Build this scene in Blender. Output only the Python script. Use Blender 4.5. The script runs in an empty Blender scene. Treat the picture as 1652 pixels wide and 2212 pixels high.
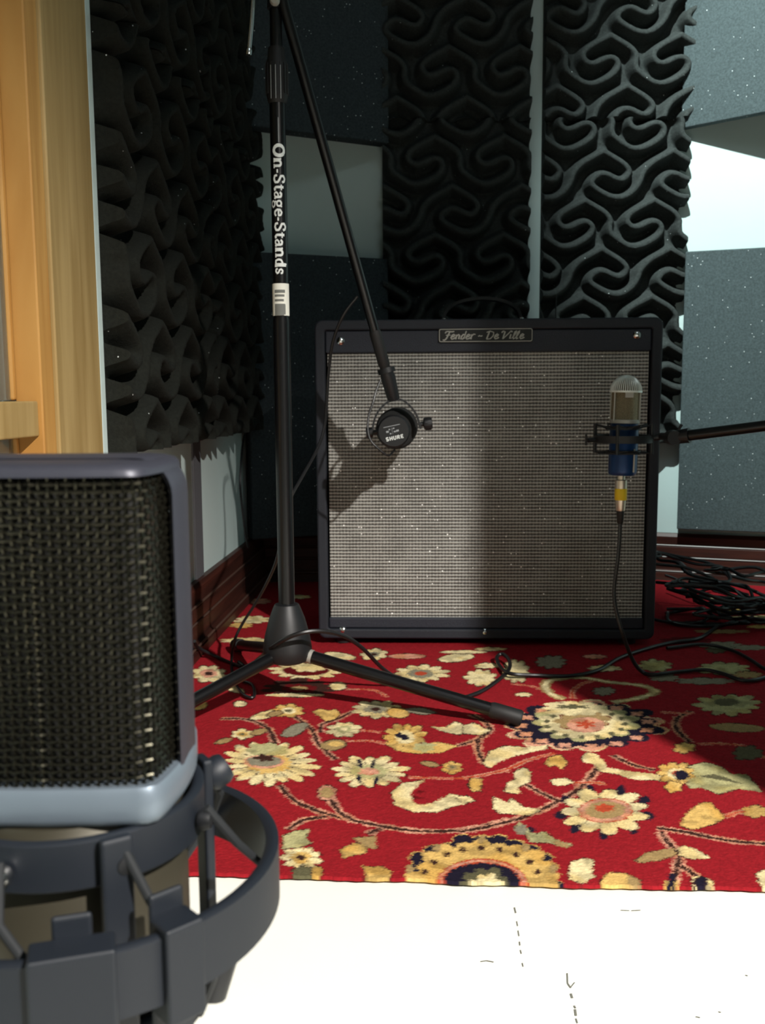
import bpy, bmesh, math, random
import numpy as np
from math import sin, cos, pi, radians, tan, atan2, sqrt
from mathutils import Vector, Matrix

random.seed(7)
SC = bpy.context.scene
COL = SC.collection

# ------------------------------------------------------------------ camera
CAM_H, PITCH, ROLL, FPX = 0.478, radians(7.0), radians(0.35), 2050.0
Fv = Vector((0, cos(PITCH), -sin(PITCH)))
_r0 = Vector((1, 0, 0)); _u0 = _r0.cross(Fv)
Rv = _r0 * cos(ROLL) - _u0 * sin(ROLL)
Uv = Rv.cross(Fv)
CP = Vector((0, 0, CAM_H))
cam = bpy.data.cameras.new('camera')
cam.sensor_fit = 'VERTICAL'; cam.sensor_height = 36.0; cam.lens = FPX / 2212 * 36.0
cam.clip_start = 0.02; cam.clip_end = 50
cam.dof.use_dof = True; cam.dof.focus_distance = 0.62; cam.dof.aperture_fstop = 28
camo = bpy.data.objects.new('camera', cam); COL.objects.link(camo)
camo.matrix_world = Matrix(((Rv.x, Uv.x, -Fv.x, CP.x), (Rv.y, Uv.y, -Fv.y, CP.y), (Rv.z, Uv.z, -Fv.z, CP.z), (0, 0, 0, 1)))
SC.camera = camo

def ray(x, y): return Fv + Rv * ((x - 826) / FPX) - Uv * ((y - 1106) / FPX)
def fl(x, y, z=0.0):            # a point at height z
    d = ray(x, y); return CP + d * ((z - CAM_H) / d.z)
def at(x, y, Y):                # a point at distance Y into the room
    d = ray(x, y); return CP + d * (Y / d.y)

# ------------------------------------------------------------------ light
W = bpy.data.worlds.new('world'); SC.world = W; W.use_nodes = True
W.node_tree.nodes['Background'].inputs[0].default_value = (0.55, 0.75, 1.0, 1)
W.node_tree.nodes['Background'].inputs[1].default_value = 0.03
def spot(name, loc, tgt, power, deg, blend, col, rad):
    l = bpy.data.lights.new(name, 'SPOT'); l.energy = power; l.color = col
    l.spot_size = radians(deg); l.spot_blend = blend; l.shadow_soft_size = rad
    o = bpy.data.objects.new(name, l); COL.objects.link(o); o.location = loc
    o.rotation_euler = (Vector(tgt) - Vector(loc)).to_track_quat('-Z', 'Y').to_euler()
    return o
spot('ceiling_spotlight', (1.50, -1.45, 2.30), (0.20, 0.50, 0.0), 900, 46, 0.85, (1.0, 0.95, 0.885), 0.035)
spot('ceiling_spotlight', (0.25, 1.15, 2.32), (1.16, 2.20, 0.98), 370, 52, 0.7, (0.86, 1.0, 0.97), 0.02)
def area(name, loc, tgt, power, size, col):
    l = bpy.data.lights.new(name, 'AREA'); l.energy = power; l.color = col; l.size = size
    o = bpy.data.objects.new(name, l); COL.objects.link(o); o.location = loc
    o.rotation_euler = (Vector(tgt) - Vector(loc)).to_track_quat('-Z', 'Y').to_euler()
area('soft_fill_light', (0.5, 0.4, 2.36), (0.4, 1.3, 0), 4.2, 0.6, (0.80, 0.93, 1.0))  # added fill to lift the shade, no such fixture in the room
SC.view_settings.view_transform = 'Standard'; SC.view_settings.look = 'None'
SC.view_settings.gamma = 1; SC.view_settings.use_curve_mapping = False
SC.view_settings.exposure = 0.0
SC.cycles.use_denoising = True

# ------------------------------------------------------------------ materials
def lin(c): return tuple(((v / 255) / 12.92 if v <= 10 else (((v / 255) + 0.055) / 1.055) ** 2.4) for v in c) + (1,)
def mat(name, rgb, rough=0.6, metal=0.0, bump=0.0, bscale=200, var=0.0, vscale=40, spec=0.5, fuzz=0.0):
    m = bpy.data.materials.new(name); m.use_nodes = True
    n = m.node_tree.nodes; L = m.node_tree.links; b = n['Principled BSDF']
    b.inputs['Base Color'].default_value = lin(rgb); b.inputs['Roughness'].default_value = rough
    b.inputs['Metallic'].default_value = metal; b.inputs['Specular IOR Level'].default_value = spec
    if fuzz: b.inputs['Sheen Weight'].default_value = fuzz
    tc = n.new('ShaderNodeTexCoord')
    if var:
        t = n.new('ShaderNodeTexNoise'); t.inputs['Scale'].default_value = vscale; t.inputs['Detail'].default_value = 4
        L.new(tc.outputs['Object'], t.inputs['Vector'])
        mx = n.new('ShaderNodeMix'); mx.data_type = 'RGBA'; mx.blend_type = 'MULTIPLY'; mx.inputs[0].default_value = 1
        r = n.new('ShaderNodeMapRange'); r.inputs[1].default_value = .3; r.inputs[2].default_value = .7
        r.inputs[3].default_value = 1 - var; r.inputs[4].default_value = 1 + var
        L.new(t.outputs['Fac'], r.inputs[0]); mx.inputs[6].default_value = lin(rgb)
        L.new(r.outputs[0], mx.inputs[7]); L.new(mx.outputs[2], b.inputs['Base Color'])
    if bump:
        t = n.new('ShaderNodeTexNoise'); t.inputs['Scale'].default_value = bscale; t.inputs['Detail'].default_value = 3
        L.new(tc.outputs['Object'], t.inputs['Vector'])
        bp = n.new('ShaderNodeBump'); bp.inputs['Strength'].default_value = bump; bp.inputs['Distance'].default_value = 0.002
        L.new(t.outputs['Fac'], bp.inputs['Height']); L.new(bp.outputs[0], b.inputs['Normal'])
    return m

def sparkle_foam(name, rgb, thr, rough=0.95, dens=260):
    m = mat(name, rgb, rough, bump=.5, bscale=500, var=.25, vscale=220, spec=.2)
    n = m.node_tree.nodes; L = m.node_tree.links; b = n['Principled BSDF']
    tc = n.new('ShaderNodeTexCoord'); v = n.new('ShaderNodeTexVoronoi'); v.inputs['Scale'].default_value = dens
    L.new(tc.outputs['Object'], v.inputs['Vector'])
    sep = n.new('ShaderNodeSeparateColor'); L.new(v.outputs['Color'], sep.inputs[0])
    a = n.new('ShaderNodeMath'); a.operation = 'GREATER_THAN'; a.inputs[1].default_value = thr; L.new(sep.outputs[0], a.inputs[0])
    c = n.new('ShaderNodeMath'); c.operation = 'LESS_THAN'; c.inputs[1].default_value = .28; L.new(v.outputs['Distance'], c.inputs[0])
    d = n.new('ShaderNodeMath'); d.operation = 'MULTIPLY'; L.new(a.outputs[0], d.inputs[0]); L.new(c.outputs[0], d.inputs[1])
    src = b.inputs['Base Color'].links[0].from_socket
    mx = n.new('ShaderNodeMix'); mx.data_type = 'RGBA'; L.new(d.outputs[0], mx.inputs[0]); L.new(src, mx.inputs[6])
    mx.inputs[7].default_value = (.75, .8, .8, 1); L.new(mx.outputs[2], b.inputs['Base Color'])
    return m

def wood_mat(name, c1, c2, sc, axis_stretch):
    m = bpy.data.materials.new(name); m.use_nodes = True
    n = m.node_tree.nodes; L = m.node_tree.links; b = n['Principled BSDF']
    tc = n.new('ShaderNodeTexCoord'); mp = n.new('ShaderNodeMapping'); mp.inputs['Scale'].default_value = axis_stretch
    L.new(tc.outputs['Object'], mp.inputs[0])
    t = n.new('ShaderNodeTexNoise'); t.inputs['Scale'].default_value = sc; t.inputs['Detail'].default_value = 6; t.inputs['Distortion'].default_value = .6
    L.new(mp.outputs[0], t.inputs['Vector'])
    r = n.new('ShaderNodeValToRGB'); r.color_ramp.elements[0].position = .32; r.color_ramp.elements[1].position = .68
    r.color_ramp.elements[0].color = lin(c1); r.color_ramp.elements[1].color = lin(c2)
    L.new(t.outputs['Fac'], r.inputs[0]); L.new(r.outputs[0], b.inputs['Base Color'])
    b.inputs['Roughness'].default_value = .5
    return m

M = dict(
    wall=mat('wall_paint', (196, 214, 212), .7, bump=.1, bscale=120, var=.03, vscale=5),
    floor=mat('white_floor', (250, 249, 240), .45, var=.02, vscale=3),
    ceiling=mat('ceiling_paint', (150, 155, 155), .9),
    mark=mat('floor_crack', (120, 120, 112), .8),
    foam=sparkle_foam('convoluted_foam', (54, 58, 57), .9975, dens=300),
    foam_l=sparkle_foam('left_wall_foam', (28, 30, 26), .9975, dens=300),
    slab=sparkle_foam('charcoal_slab_foam', (72, 82, 84), .985, dens=260),
    slab2=sparkle_foam('dark_slab_foam', (52, 60, 64), .985, dens=260),
    pine=wood_mat('pine_wood', (148, 122, 74), (172, 147, 98), 9, (1, 6, .35)),
    pine2=wood_mat('pine_reveal', (166, 118, 56), (192, 148, 82), 9, (1, 6, .35)),
    mahog=wood_mat('dark_baseboard_wood', (42, 18, 12), (70, 32, 22), 8, (1, .4, 8)),
    bead_highlight=mat('baseboard_bead_highlight', (84, 64, 56), .35),  # lighter than the wood to carry the highlights on the steps
    tolex=mat('black_tolex', (27, 32, 44), .55, bump=.5, bscale=900, var=.25, vscale=500),
    tolex_side=mat('black_tolex_cabinet', (22, 27, 37), .6, bump=.5, bscale=900),
    badge=mat('badge_black', (18, 16, 15), .4),
    silver=mat('worn_silver', (165, 163, 155), .45, .3),
    chrome=mat('chrome', (215, 215, 215), .18, 1.0),
    blk=mat('black_tube_paint', (12, 12, 14), .3, spec=.4),
    blkm=mat('matte_black_plastic', (18, 19, 22), .5),
    rub=mat('black_rubber', (20, 20, 21), .62),
    cable=mat('black_cable', (20, 20, 22), .4),
    sticker=mat('sticker_paper', (228, 228, 218), .6),
    ink=mat('sticker_print', (110, 112, 108), .7),
    white=mat('white_print', (225, 230, 228), .5),
    grey_print=mat('grey_print', (150, 155, 158), .5),
    mfoam=mat('mic_foam', (34, 35, 35), .95, bump=.8, bscale=900),
    blue=mat('blue_lacquer', (6, 50, 100), .35, .3),
    basket=mat('champagne_mesh', (142, 132, 106), .42, .6, bump=1.0, bscale=1400, var=.4, vscale=900),
    rib=mat('dome_ribs', (235, 238, 232), .35, .3),
    yellow=mat('yellow_tape', (232, 196, 22), .6),
    nickel=mat('nickel', (205, 190, 172), .3, .85),
    gm_frame=mat('mic_grey_frame', (56, 57, 67), .45, .3),  # front mic and mount colours are darkened to stand for a shadow over them
    gm_collar=mat('mic_silver_collar', (118, 130, 142), .42, .45),
    gm_body=mat('mic_champagne_body', (62, 58, 47), .45, .4),
    gm_wire=mat('grille_wire', (66, 64, 54), .25, .9),
    gm_dark=mat('capsule_dark', (10, 10, 9), .8),
    gm_plastic=mat('shock_mount_plastic', (16, 22, 31), .55),
    elastic=mat('elastic_cord', (22, 25, 28), .8),
)
RCOL = dict(cream=(230, 213, 164), gold=(214, 176, 104), tan=(158, 132, 88), grey=(134, 128, 108), green=(178, 172, 124),
            navy=(28, 24, 40), brown=(58, 34, 28), pink=(212, 152, 126), rust=(176, 70, 44), wine=(96, 14, 18), olive=(92, 88, 64))
RC = list(RCOL)

# grille cloth: woven rows of silver thread
def cloth_mat():
    m = bpy.data.materials.new('silver_grille_cloth'); m.use_nodes = True
    n = m.node_tree.nodes; L = m.node_tree.links; b = n['Principled BSDF']
    tc = n.new('ShaderNodeTexCoord'); sp = n.new('ShaderNodeSeparateXYZ'); L.new(tc.outputs['Object'], sp.inputs[0])
    def mth(op, a, bb=None, c=None):
        q = n.new('ShaderNodeMath'); q.operation = op
        for i, v in enumerate((a, bb, c)):
            if v is None: continue
            if isinstance(v, (int, float)): q.inputs[i].default_value = v
            else: L.new(v, q.inputs[i])
        return q.outputs[0]
    rows = mth('SINE', mth('MULTIPLY', sp.outputs[2], 2 * pi / .00625))
    rowi = mth('FLOOR', mth('MULTIPLY', sp.outputs[2], 1 / .00625))
    shift = mth('MULTIPLY', mth('MODULO', rowi, 2.0), 0.0)
    cols = mth('SINE', mth('ADD', mth('MULTIPLY', sp.outputs[0], 2 * pi / .0062), shift))
    nz = n.new('ShaderNodeTexNoise'); nz.inputs['Scale'].default_value = 420; L.new(tc.outputs['Object'], nz.inputs['Vector'])
    nb = n.new('ShaderNodeTexNoise'); nb.inputs['Scale'].default_value = 22; nb.inputs['Detail'].default_value = 3; L.new(tc.outputs['Object'], nb.inputs['Vector'])
    f = mth('ADD', mth('MULTIPLY', rows, .46), mth('MULTIPLY', cols, .16))
    f = mth('ADD', f, mth('MULTIPLY', mth('SUBTRACT', nz.outputs['Fac'], .5), 1.0))
    f = mth('ADD', f, mth('MULTIPLY', mth('SUBTRACT', nb.outputs['Fac'], .5), .5))
    f = mth('ADD', f, .5)
    r = n.new('ShaderNodeValToRGB'); e = r.color_ramp.elements
    e[0].position = .1; e[0].color = lin((58, 56, 52)); e[1].position = .95; e[1].color = lin((178, 177, 170))
    L.new(f, r.inputs[0])
    v = n.new('ShaderNodeTexVoronoi'); v.inputs['Scale'].default_value = 210; L.new(tc.outputs['Object'], v.inputs['Vector'])
    se = n.new('ShaderNodeSeparateColor'); L.new(v.outputs['Color'], se.inputs[0])
    k = mth('MULTIPLY', mth('GREATER_THAN', se.outputs[0], .968), mth('LESS_THAN', v.outputs['Distance'], .3))
    mx = n.new('ShaderNodeMix'); mx.data_type = 'RGBA'; L.new(k, mx.inputs[0]); L.new(r.outputs[0], mx.inputs[6]); mx.inputs[7].default_value = (1, 1, .97, 1)
    L.new(mx.outputs[2], b.inputs['Base Color']); b.inputs['Roughness'].default_value = .55
    bp = n.new('ShaderNodeBump'); bp.inputs['Strength'].default_value = .5; bp.inputs['Distance'].default_value = .001
    L.new(rows, bp.inputs['Height']); L.new(bp.outputs[0], b.inputs['Normal'])
    return m
M['cloth'] = cloth_mat()
def glass_mat():
    m = bpy.data.materials.new('dark_window_glass'); m.use_nodes = True
    b = m.node_tree.nodes['Principled BSDF']; b.inputs['Base Color'].default_value = (.55, .62, .6, 1)
    b.inputs['Roughness'].default_value = .05; b.inputs['Transmission Weight'].default_value = .9
    return m
M['glass'] = glass_mat()

# ------------------------------------------------------------------ mesh helpers
class MB:
    def __init__(s): s.v = []; s.f = []; s.m = []
    def add(s, vs, fs, mi=0):
        o = len(s.v); s.v += [tuple(v) for v in vs]; s.f += [tuple(i + o for i in f) for f in fs]; s.m += [mi] * len(fs)
    def box(s, a, b, T=None, mi=0):
        x0, y0, z0 = a; x1, y1, z1 = b
        vs = [(x0, y0, z0), (x1, y0, z0), (x1, y1, z0), (x0, y1, z0), (x0, y0, z1), (x1, y0, z1), (x1, y1, z1), (x0, y1, z1)]
        if T: vs = [T @ Vector(v) for v in vs]
        s.add(vs, [(0, 3, 2, 1), (4, 5, 6, 7), (0, 1, 5, 4), (1, 2, 6, 5), (2, 3, 7, 6), (3, 0, 4, 7)], mi)
    def tube(s, pts, r, n=10, caps=True, mi=0):
        pts = [Vector(p) for p in pts]; k = len(pts)
        rs = r if isinstance(r, (list, tuple)) else [r] * k
        t0 = (pts[1] - pts[0]).normalized()
        up = Vector((0, 0, 1)) if abs(t0.z) < .9 else Vector((1, 0, 0))
        nx = t0.cross(up).normalized(); vs = []
        for i, p in enumerate(pts):
            t = (pts[min(i + 1, k - 1)] - pts[max(i - 1, 0)])
            t = t.normalized() if t.length > 1e-9 else t0
            nx = (nx - t * nx.dot(t)); nx = nx.normalized() if nx.length > 1e-9 else t.orthogonal().normalized()
            ny = t.cross(nx)
            for j in range(n):
                a = 2 * pi * j / n; vs.append(p + (nx * cos(a) + ny * sin(a)) * rs[i])
        fs = [(i * n + j, i * n + (j + 1) % n, (i + 1) * n + (j + 1) % n, (i + 1) * n + j) for i in range(k - 1) for j in range(n)]
        if caps: fs += [tuple(range(n - 1, -1, -1)), tuple(range((k - 1) * n, k * n))]
        s.add(vs, fs, mi)
    def lathe(s, prof, T=None, n=32, mi=0, closed=False):
        # prof: list of (radius, z); axis z
        vs = []
        for (r, z) in prof:
            for j in range(n):
                a = 2 * pi * j / n; vs.append(Vector((r * cos(a), r * sin(a), z)))
        if T: vs = [T @ v for v in vs]
        k = len(prof); rng = k if closed else k - 1
        fs = [(i * n + j, i * n + (j + 1) % n, ((i + 1) % k) * n + (j + 1) % n, ((i + 1) % k) * n + j) for i in range(rng) for j in range(n)]
        if not closed:
            if prof[0][0] > 1e-6: fs.append(tuple(range(n - 1, -1, -1)))
            if prof[-1][0] > 1e-6: fs.append(tuple(range((k - 1) * n, k * n)))
        s.add(vs, fs, mi)
    def loft(s, rings, closed_ring=True, caps=True, mi=0):
        n = len(rings[0]); vs = [p for r in rings for p in r]; k = len(rings)
        fs = [(i * n + j, i * n + (j + 1) % n, (i + 1) * n + (j + 1) % n, (i + 1) * n + j) for i in range(k - 1) for j in range(n if closed_ring else n - 1)]
        if caps: fs += [tuple(range(n - 1, -1, -1)), tuple(range((k - 1) * n, k * n))]
        s.add(vs, fs, mi)
    def build(s, name, mats, parent=None, smooth=False, bevel=0.0, loc=None, angle=40, recalc=True):
        me = bpy.data.meshes.new(name); me.from_pydata([tuple(v) for v in s.v], [], s.f)
        if not isinstance(mats, (list, tuple)): mats = [mats]
        for m in mats: me.materials.append(m)
        if len(mats) > 1: me.polygons.foreach_set('material_index', s.m)
        if recalc:
            bm = bmesh.new(); bm.from_mesh(me); bmesh.ops.recalc_face_normals(bm, faces=bm.faces); bm.to_mesh(me); bm.free()
        if smooth:
            me.polygons.foreach_set('use_smooth', [True] * len(me.polygons))
            try: me.set_sharp_from_angle(angle=radians(angle))
            except Exception: pass
        me.update()
        o = bpy.data.objects.new(name, me); COL.objects.link(o)
        if parent: o.parent = parent
        if loc: o.location = loc
        if bevel:
            b = o.modifiers.new('bevel', 'BEVEL'); b.width = bevel; b.segments = 3; b.limit_method = 'ANGLE'
        return o

def tag(o, label, cat, group=None):
    o['label'] = label; o['category'] = cat
    if group: o['group'] = group
    return o
def struct(o): o['kind'] = 'structure'; return o
def empty(name, loc=(0, 0, 0), rz=0.0):
    o = bpy.data.objects.new(name, None); COL.objects.link(o); o.location = loc; o.rotation_euler = (0, 0, rz); o.empty_display_size = .05
    return o
def spline(P, k=8):
    P = [Vector(p) for p in P]; out = []
    Q = [P[0] * 2 - P[1]] + P + [P[-1] * 2 - P[-2]]
    for i in range(1, len(Q) - 2):
        a, b, c, d = Q[i - 1:i + 3]
        for j in range(k):
            t = j / k
            out.append(.5 * ((2 * b) + (c - a) * t + (2 * a - 5 * b + 4 * c - d) * t * t + (3 * b - a - 3 * c + d) * t ** 3))
    out.append(P[-1]); return out
def TR(loc, zdir, xdir=None):      # matrix whose z axis is zdir
    z = Vector(zdir).normalized(); x = Vector(xdir) if xdir else z.orthogonal()
    x = (x - z * x.dot(z)).normalized(); y = z.cross(x)
    return Matrix(((x.x, y.x, z.x, loc[0]), (x.y, y.y, z.y, loc[1]), (x.z, y.z, z.z, loc[2]), (0, 0, 0, 1)))

# strokes: list of (points, width) in a plane -> flat ribbons, mapped with fn(u, v)
def strokes(mb, S, fn, mi=0, step=.25):
    for pts, w in S:
        fine = []
        for (a, b) in zip(pts, pts[1:]):
            L_ = sqrt((b[0] - a[0]) ** 2 + (b[1] - a[1]) ** 2); k = max(1, int(L_ / step))
            fine += [(a[0] + (b[0] - a[0]) * i / k, a[1] + (b[1] - a[1]) * i / k) for i in range(k)]
        fine.append(pts[-1]); n = len(fine); vs = []
        for i, p in enumerate(fine):
            a = fine[max(i - 1, 0)]; b = fine[min(i + 1, n - 1)]
            dx, dy = b[0] - a[0], b[1] - a[1]; l = sqrt(dx * dx + dy * dy) or 1
            nx, ny = -dy / l * w / 2, dx / l * w / 2
            vs += [fn(p[0] + nx, p[1] + ny), fn(p[0] - nx, p[1] - ny)]
        mb.add(vs, [(2 * i, 2 * i + 1, 2 * i + 3, 2 * i + 2) for i in range(n - 1)], mi)
def arc(cx, cy, rx, ry, a0, a1, n=12):
    return [(cx + rx * cos(radians(a0 + (a1 - a0) * i / n)), cy + ry * sin(radians(a0 + (a1 - a0) * i / n))) for i in range(n + 1)]

# ================================================================== the room
LA, LB = -0.47, 0.06            # left wall: X = LA + LB*Y
BX0, BY0 = LA + LB * 2.44, 2.44
BX1, BY1 = 0.70, 2.44
RX, RY = 1.95, 1.98
H_C = 2.40
def wall(name, p, q, m=M['wall'], z0=0, z1=H_C, t=.08):
    p = Vector((p[0], p[1], 0)); q = Vector((q[0], q[1], 0)); d = (q - p).normalized(); nrm = Vector((-d.y, d.x, 0))
    mb = MB(); vs = [p + Vector((0, 0, z0)), q + Vector((0, 0, z0)), q + nrm * t + Vector((0, 0, z0)), p + nrm * t + Vector((0, 0, z0))]
    mb.add(vs + [v + Vector((0, 0, z1 - z0)) for v in vs], [(0, 3, 2, 1), (4, 5, 6, 7), (0, 1, 5, 4), (1, 2, 6, 5), (2, 3, 7, 6), (3, 0, 4, 7)])
    return struct(mb.build(name, m))
def LX(y): return LA + LB * y
# left wall in pieces around the window opening (y .55 .. 1.15)
WY0, WY1 = .30, 1.135
lw = MB()
def lwbox(y0, y1, z0, z1):
    vs = [(LX(y0), y0, z0), (LX(y1), y1, z0), (LX(y1) - .09, y1, z0), (LX(y0) - .09, y0, z0)]
    vs += [(v[0], v[1], z1) for v in vs]
    lw.add(vs, [(0, 3, 2, 1), (4, 5, 6, 7), (0, 1, 5, 4), (1, 2, 6, 5), (2, 3, 7, 6), (3, 0, 4, 7)])
lwbox(-2.0, WY0, 0, H_C); lwbox(WY1, 2.44, 0, H_C); lwbox(WY0, WY1, 0, .12); lwbox(WY0, WY1, 2.0, H_C)
struct(lw.build('wall_left', M['wall']))
wall('wall_back', (BX0 - .09, BY0), (BX1, BY1))
wall('wall_right', (BX1, BY1), (RX, RY))
wall('wall_side', (RX, RY), (RX, -2.0))
wall('wall_front', (RX, -2.0), (LX(-2.0), -2.0))
cb = MB(); cb.box((-.75, -2.1, H_C), (2.1, 2.6, H_C + .05)); struct(cb.build('ceiling', M['ceiling']))

# floor: pale sheet with cracks and staples
fb = MB(); fb.box((-.75, -2.1, -.05), (2.1, 2.6, 0))
def dash(p, q, w):
    a = fl(*p, .0006); b = fl(*q, .0006); d = (b - a).normalized(); nn = Vector((-d.y, d.x, 0)) * w / 2
    fb.add([a + nn, a - nn, b - nn, b + nn], [(0, 1, 2, 3)], 1)
for p, q, w in [((1111, 1960), (1114, 1972), .0012), ((1116, 1990), (1118, 2000), .0008), ((1119, 2010), (1121, 2022), .0008), ((1122, 2034), (1123, 2042), .0010),
                ((1124, 2052), (1126, 2060), .0009), ((1128, 2080), (1130, 2088), .0008), ((1225, 2102), (1226, 2124), .0010), ((1226, 2124), (1233, 2134), .0012),
                ((1233, 2132), (1241, 2122), .0008), ((1233, 2146), (1236, 2156), .0016), ((1240, 2172), (1243, 2178), .0012), ((1242, 2180), (1244, 2194), .0016),
                ((1244, 2200), (1247, 2210), .0010), ((1341, 1966), (1359, 1967), .0010), ((1364, 1967), (1383, 1966), .0012), ((1038, 2077), (1051, 2075), .0012),
                ((1051, 2075), (1066, 2078), .0012), ((1552, 2185), (1557, 2187), .001), ((1503, 2196), (1512, 2198), .001), ((1610, 2106), (1615, 2108), .001)]:
    dash(p, q, w)
struct(fb.build('floor', [M['floor'], M['mark']]))

# baseboards with beads in a lighter colour that paints in the highlight lines
def baseboard(name, p, q, h, t=.022):
    p = Vector((p[0], p[1], 0)); q = Vector((q[0], q[1], 0)); d = (q - p); L_ = d.length; d.normalize(); nr = Vector((d.y, -d.x, 0))
    prof = [(0, 0), (t + .014, 0), (t + .014, .022), (t, .03), (t, .058), (t - .004, .062), (t, .066), (t, .088), (t - .006, .093), (t - .004, h - .008), (t - .010, h), (0, h)]
    mb = MB(); rings = [[b + nr * u + Vector((0, 0, z)) for (u, z) in prof] for b in (p, q)]
    mb.loft(rings)
    for z, u, w in ((.027, t + .011, .0022), (.062, t, .0022), (.092, t - .002, .0022)):
        mb.tube([p + nr * u + Vector((0, 0, z)), q + nr * u + Vector((0, 0, z))], w, 6, mi=1)
    return struct(mb.build(name, [M['mahog'], M['bead_highlight']]))
baseboard('baseboard_left', (LX(1.16), 1.16), (LX(2.44), 2.44), .128)
baseboard('baseboard_back', (BX0, BY0), (BX1, BY1), .122)
baseboard('baseboard_right', (BX1, BY1), (RX, RY), .122)

# window with pine frame in the left wall
def wl(y, off, z): return Vector((LX(y) + off, y, z))
def wpiece(mb, y0, y1, z0, z1, o0, o1, mi=0):
    vs = [wl(y0, o0, z0), wl(y1, o0, z0), wl(y1, o1, z0), wl(y0, o1, z0), wl(y0, o0, z1), wl(y1, o0, z1), wl(y1, o1, z1), wl(y0, o1, z1)]
    mb.add(vs, [(0, 3, 2, 1), (4, 5, 6, 7), (0, 1, 5, 4), (1, 2, 6, 5), (2, 3, 7, 6), (3, 0, 4, 7)], mi)
win = struct(empty('window_1', wl(1.0, 0, .1)))
def wpart(name, boxes, m, bev=.002):
    mb = MB()
    for b in boxes: wpiece(mb, *b)
    o = mb.build(name, m, win, bevel=bev); o.matrix_parent_inverse = Matrix.Translation(-win.location); return o
wpart('casing', [(1.128, 1.272, .12, 2.06, .0, .021)], M['pine'])
wpart('casing', [(.16, .302, .12, 2.06, .0, .021)], M['pine'])
wpart('edge_trim', [(1.2725, 1.291, .12, 2.10, .0, .0205)], M['wall'])
wpart('head_casing', [(.16, 1.272, 2.06, 2.18, .0, .021)], M['pine'])
wpart('jamb', [(1.092, 1.1275, .12, 2.0, -.014, .017)], M['pine2'])
wpart('jamb', [(.302, .345, .12, 2.0, -.014, .017)], M['pine2'])
wpart('rail', [(.345, 1.0915, .434, .474, -.020, .012)], M['pine'])
wpart('sill', [(.345, 1.085, .12, .17, -.020, .017)], M['pine'])
wpart('stop_bead', [(1.082, 1.091, .475, 2.0, -.024, -.011)], M['pine2'], .003)
wpart('stop_bead', [(1.082, 1.091, .17, .433, -.024, -.011)], M['pine2'], .003)
wpart('glass_pane', [(.345, 1.0915, .475, 2.0, -.020, -.015)], M['glass'], 0)
wpart('glass_pane', [(.345, 1.0915, .17, .433, -.020, -.015)], M['glass'], 0)
wall('wall_outer', (-.95, -.2), (-.95, 2.0), M['ceiling'], 0, 2.4, .05)

# dark seam strip and white panels under the left foam
sb = MB(); wpiece(sb, 1.80, 1.855, .125, .42, .0, .004); struct(sb.build('trim_1', mat('seam_trim_grey', (92, 92, 96), .6)))
# white post between the two foam columns
# ================================================================== acoustic foam
UNIT = .169 / 650
WA = [(0, 0), (250, 140), (225, 280), (300, 350), (470, 450), (700, 340), (735, 235), (650, 178), (480, 265), (385, 195), (425, 112), (650, 0)]
WB = [(0, 0), (250, 145), (225, 240), (150, 265), (0, 185), (-110, 255), (-100, 325), (150, 450), (330, 335), (385, 140), (650, 0)]
def foam_tile():
    P = 650; Q = 890; nx, ny = 130, 178
    xs = (np.arange(nx) + .5) * P / nx; ys = (np.arange(ny) + .5) * Q / ny
    X, Y = np.meshgrid(xs, ys); D = np.full(X.shape, 1e9)
    for base, (ox, oy) in ((WA, (0, 0)), (WB, (165, 445))):
        pts = np.array(spl2(base))
        for dx in (-1300, -650, 0, 650):
            for dy in (-890, 0, 890):
                p = pts + np.array([ox + dx, oy + dy])
                if p[:, 1].max() < -120 or p[:, 1].min() > Q + 120: continue
                for a, b in zip(p, p[1:]):
                    d = b - a; l2 = d @ d
                    if l2 < 1e-9: continue
                    t = np.clip(((X - a[0]) * d[0] + (Y - a[1]) * d[1]) / l2, 0, 1)
                    D = np.minimum(D, np.hypot(X - a[0] - t * d[0], Y - a[1] - t * d[1]))
    return D * UNIT, P * UNIT, Q * UNIT
def spl2(P, it=2):
    for _ in range(it):
        out = [P[0]]
        for a, b in zip(P, P[1:]):
            out += [(a[0] * .75 + b[0] * .25, a[1] * .75 + b[1] * .25), (a[0] * .25 + b[0] * .75, a[1] * .25 + b[1] * .75)]
        out.append(P[-1]); P = out
    return P
FT, FP, FQ = foam_tile()
def foam_h(u, v):        # v grows downwards; u,v arrays in metres from a "wave A" peak
    ny, nx = FT.shape
    i = (np.mod(v, FQ) / FQ * ny - .5); j = (np.mod(u, FP) / FP * nx - .5)
    i0 = np.floor(i).astype(int); j0 = np.floor(j).astype(int); fi = i - i0; fj = j - j0
    g = lambda a, b: FT[a % ny, b % nx]
    d = (g(i0, j0) * (1 - fi) * (1 - fj) + g(i0 + 1, j0) * fi * (1 - fj) + g(i0, j0 + 1) * (1 - fi) * fj + g(i0 + 1, j0 + 1) * fi * fj)
    t = np.clip((d - .0028) / .0165, 0, 1); return 1 - t * t * (3 - 2 * t)
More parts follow.
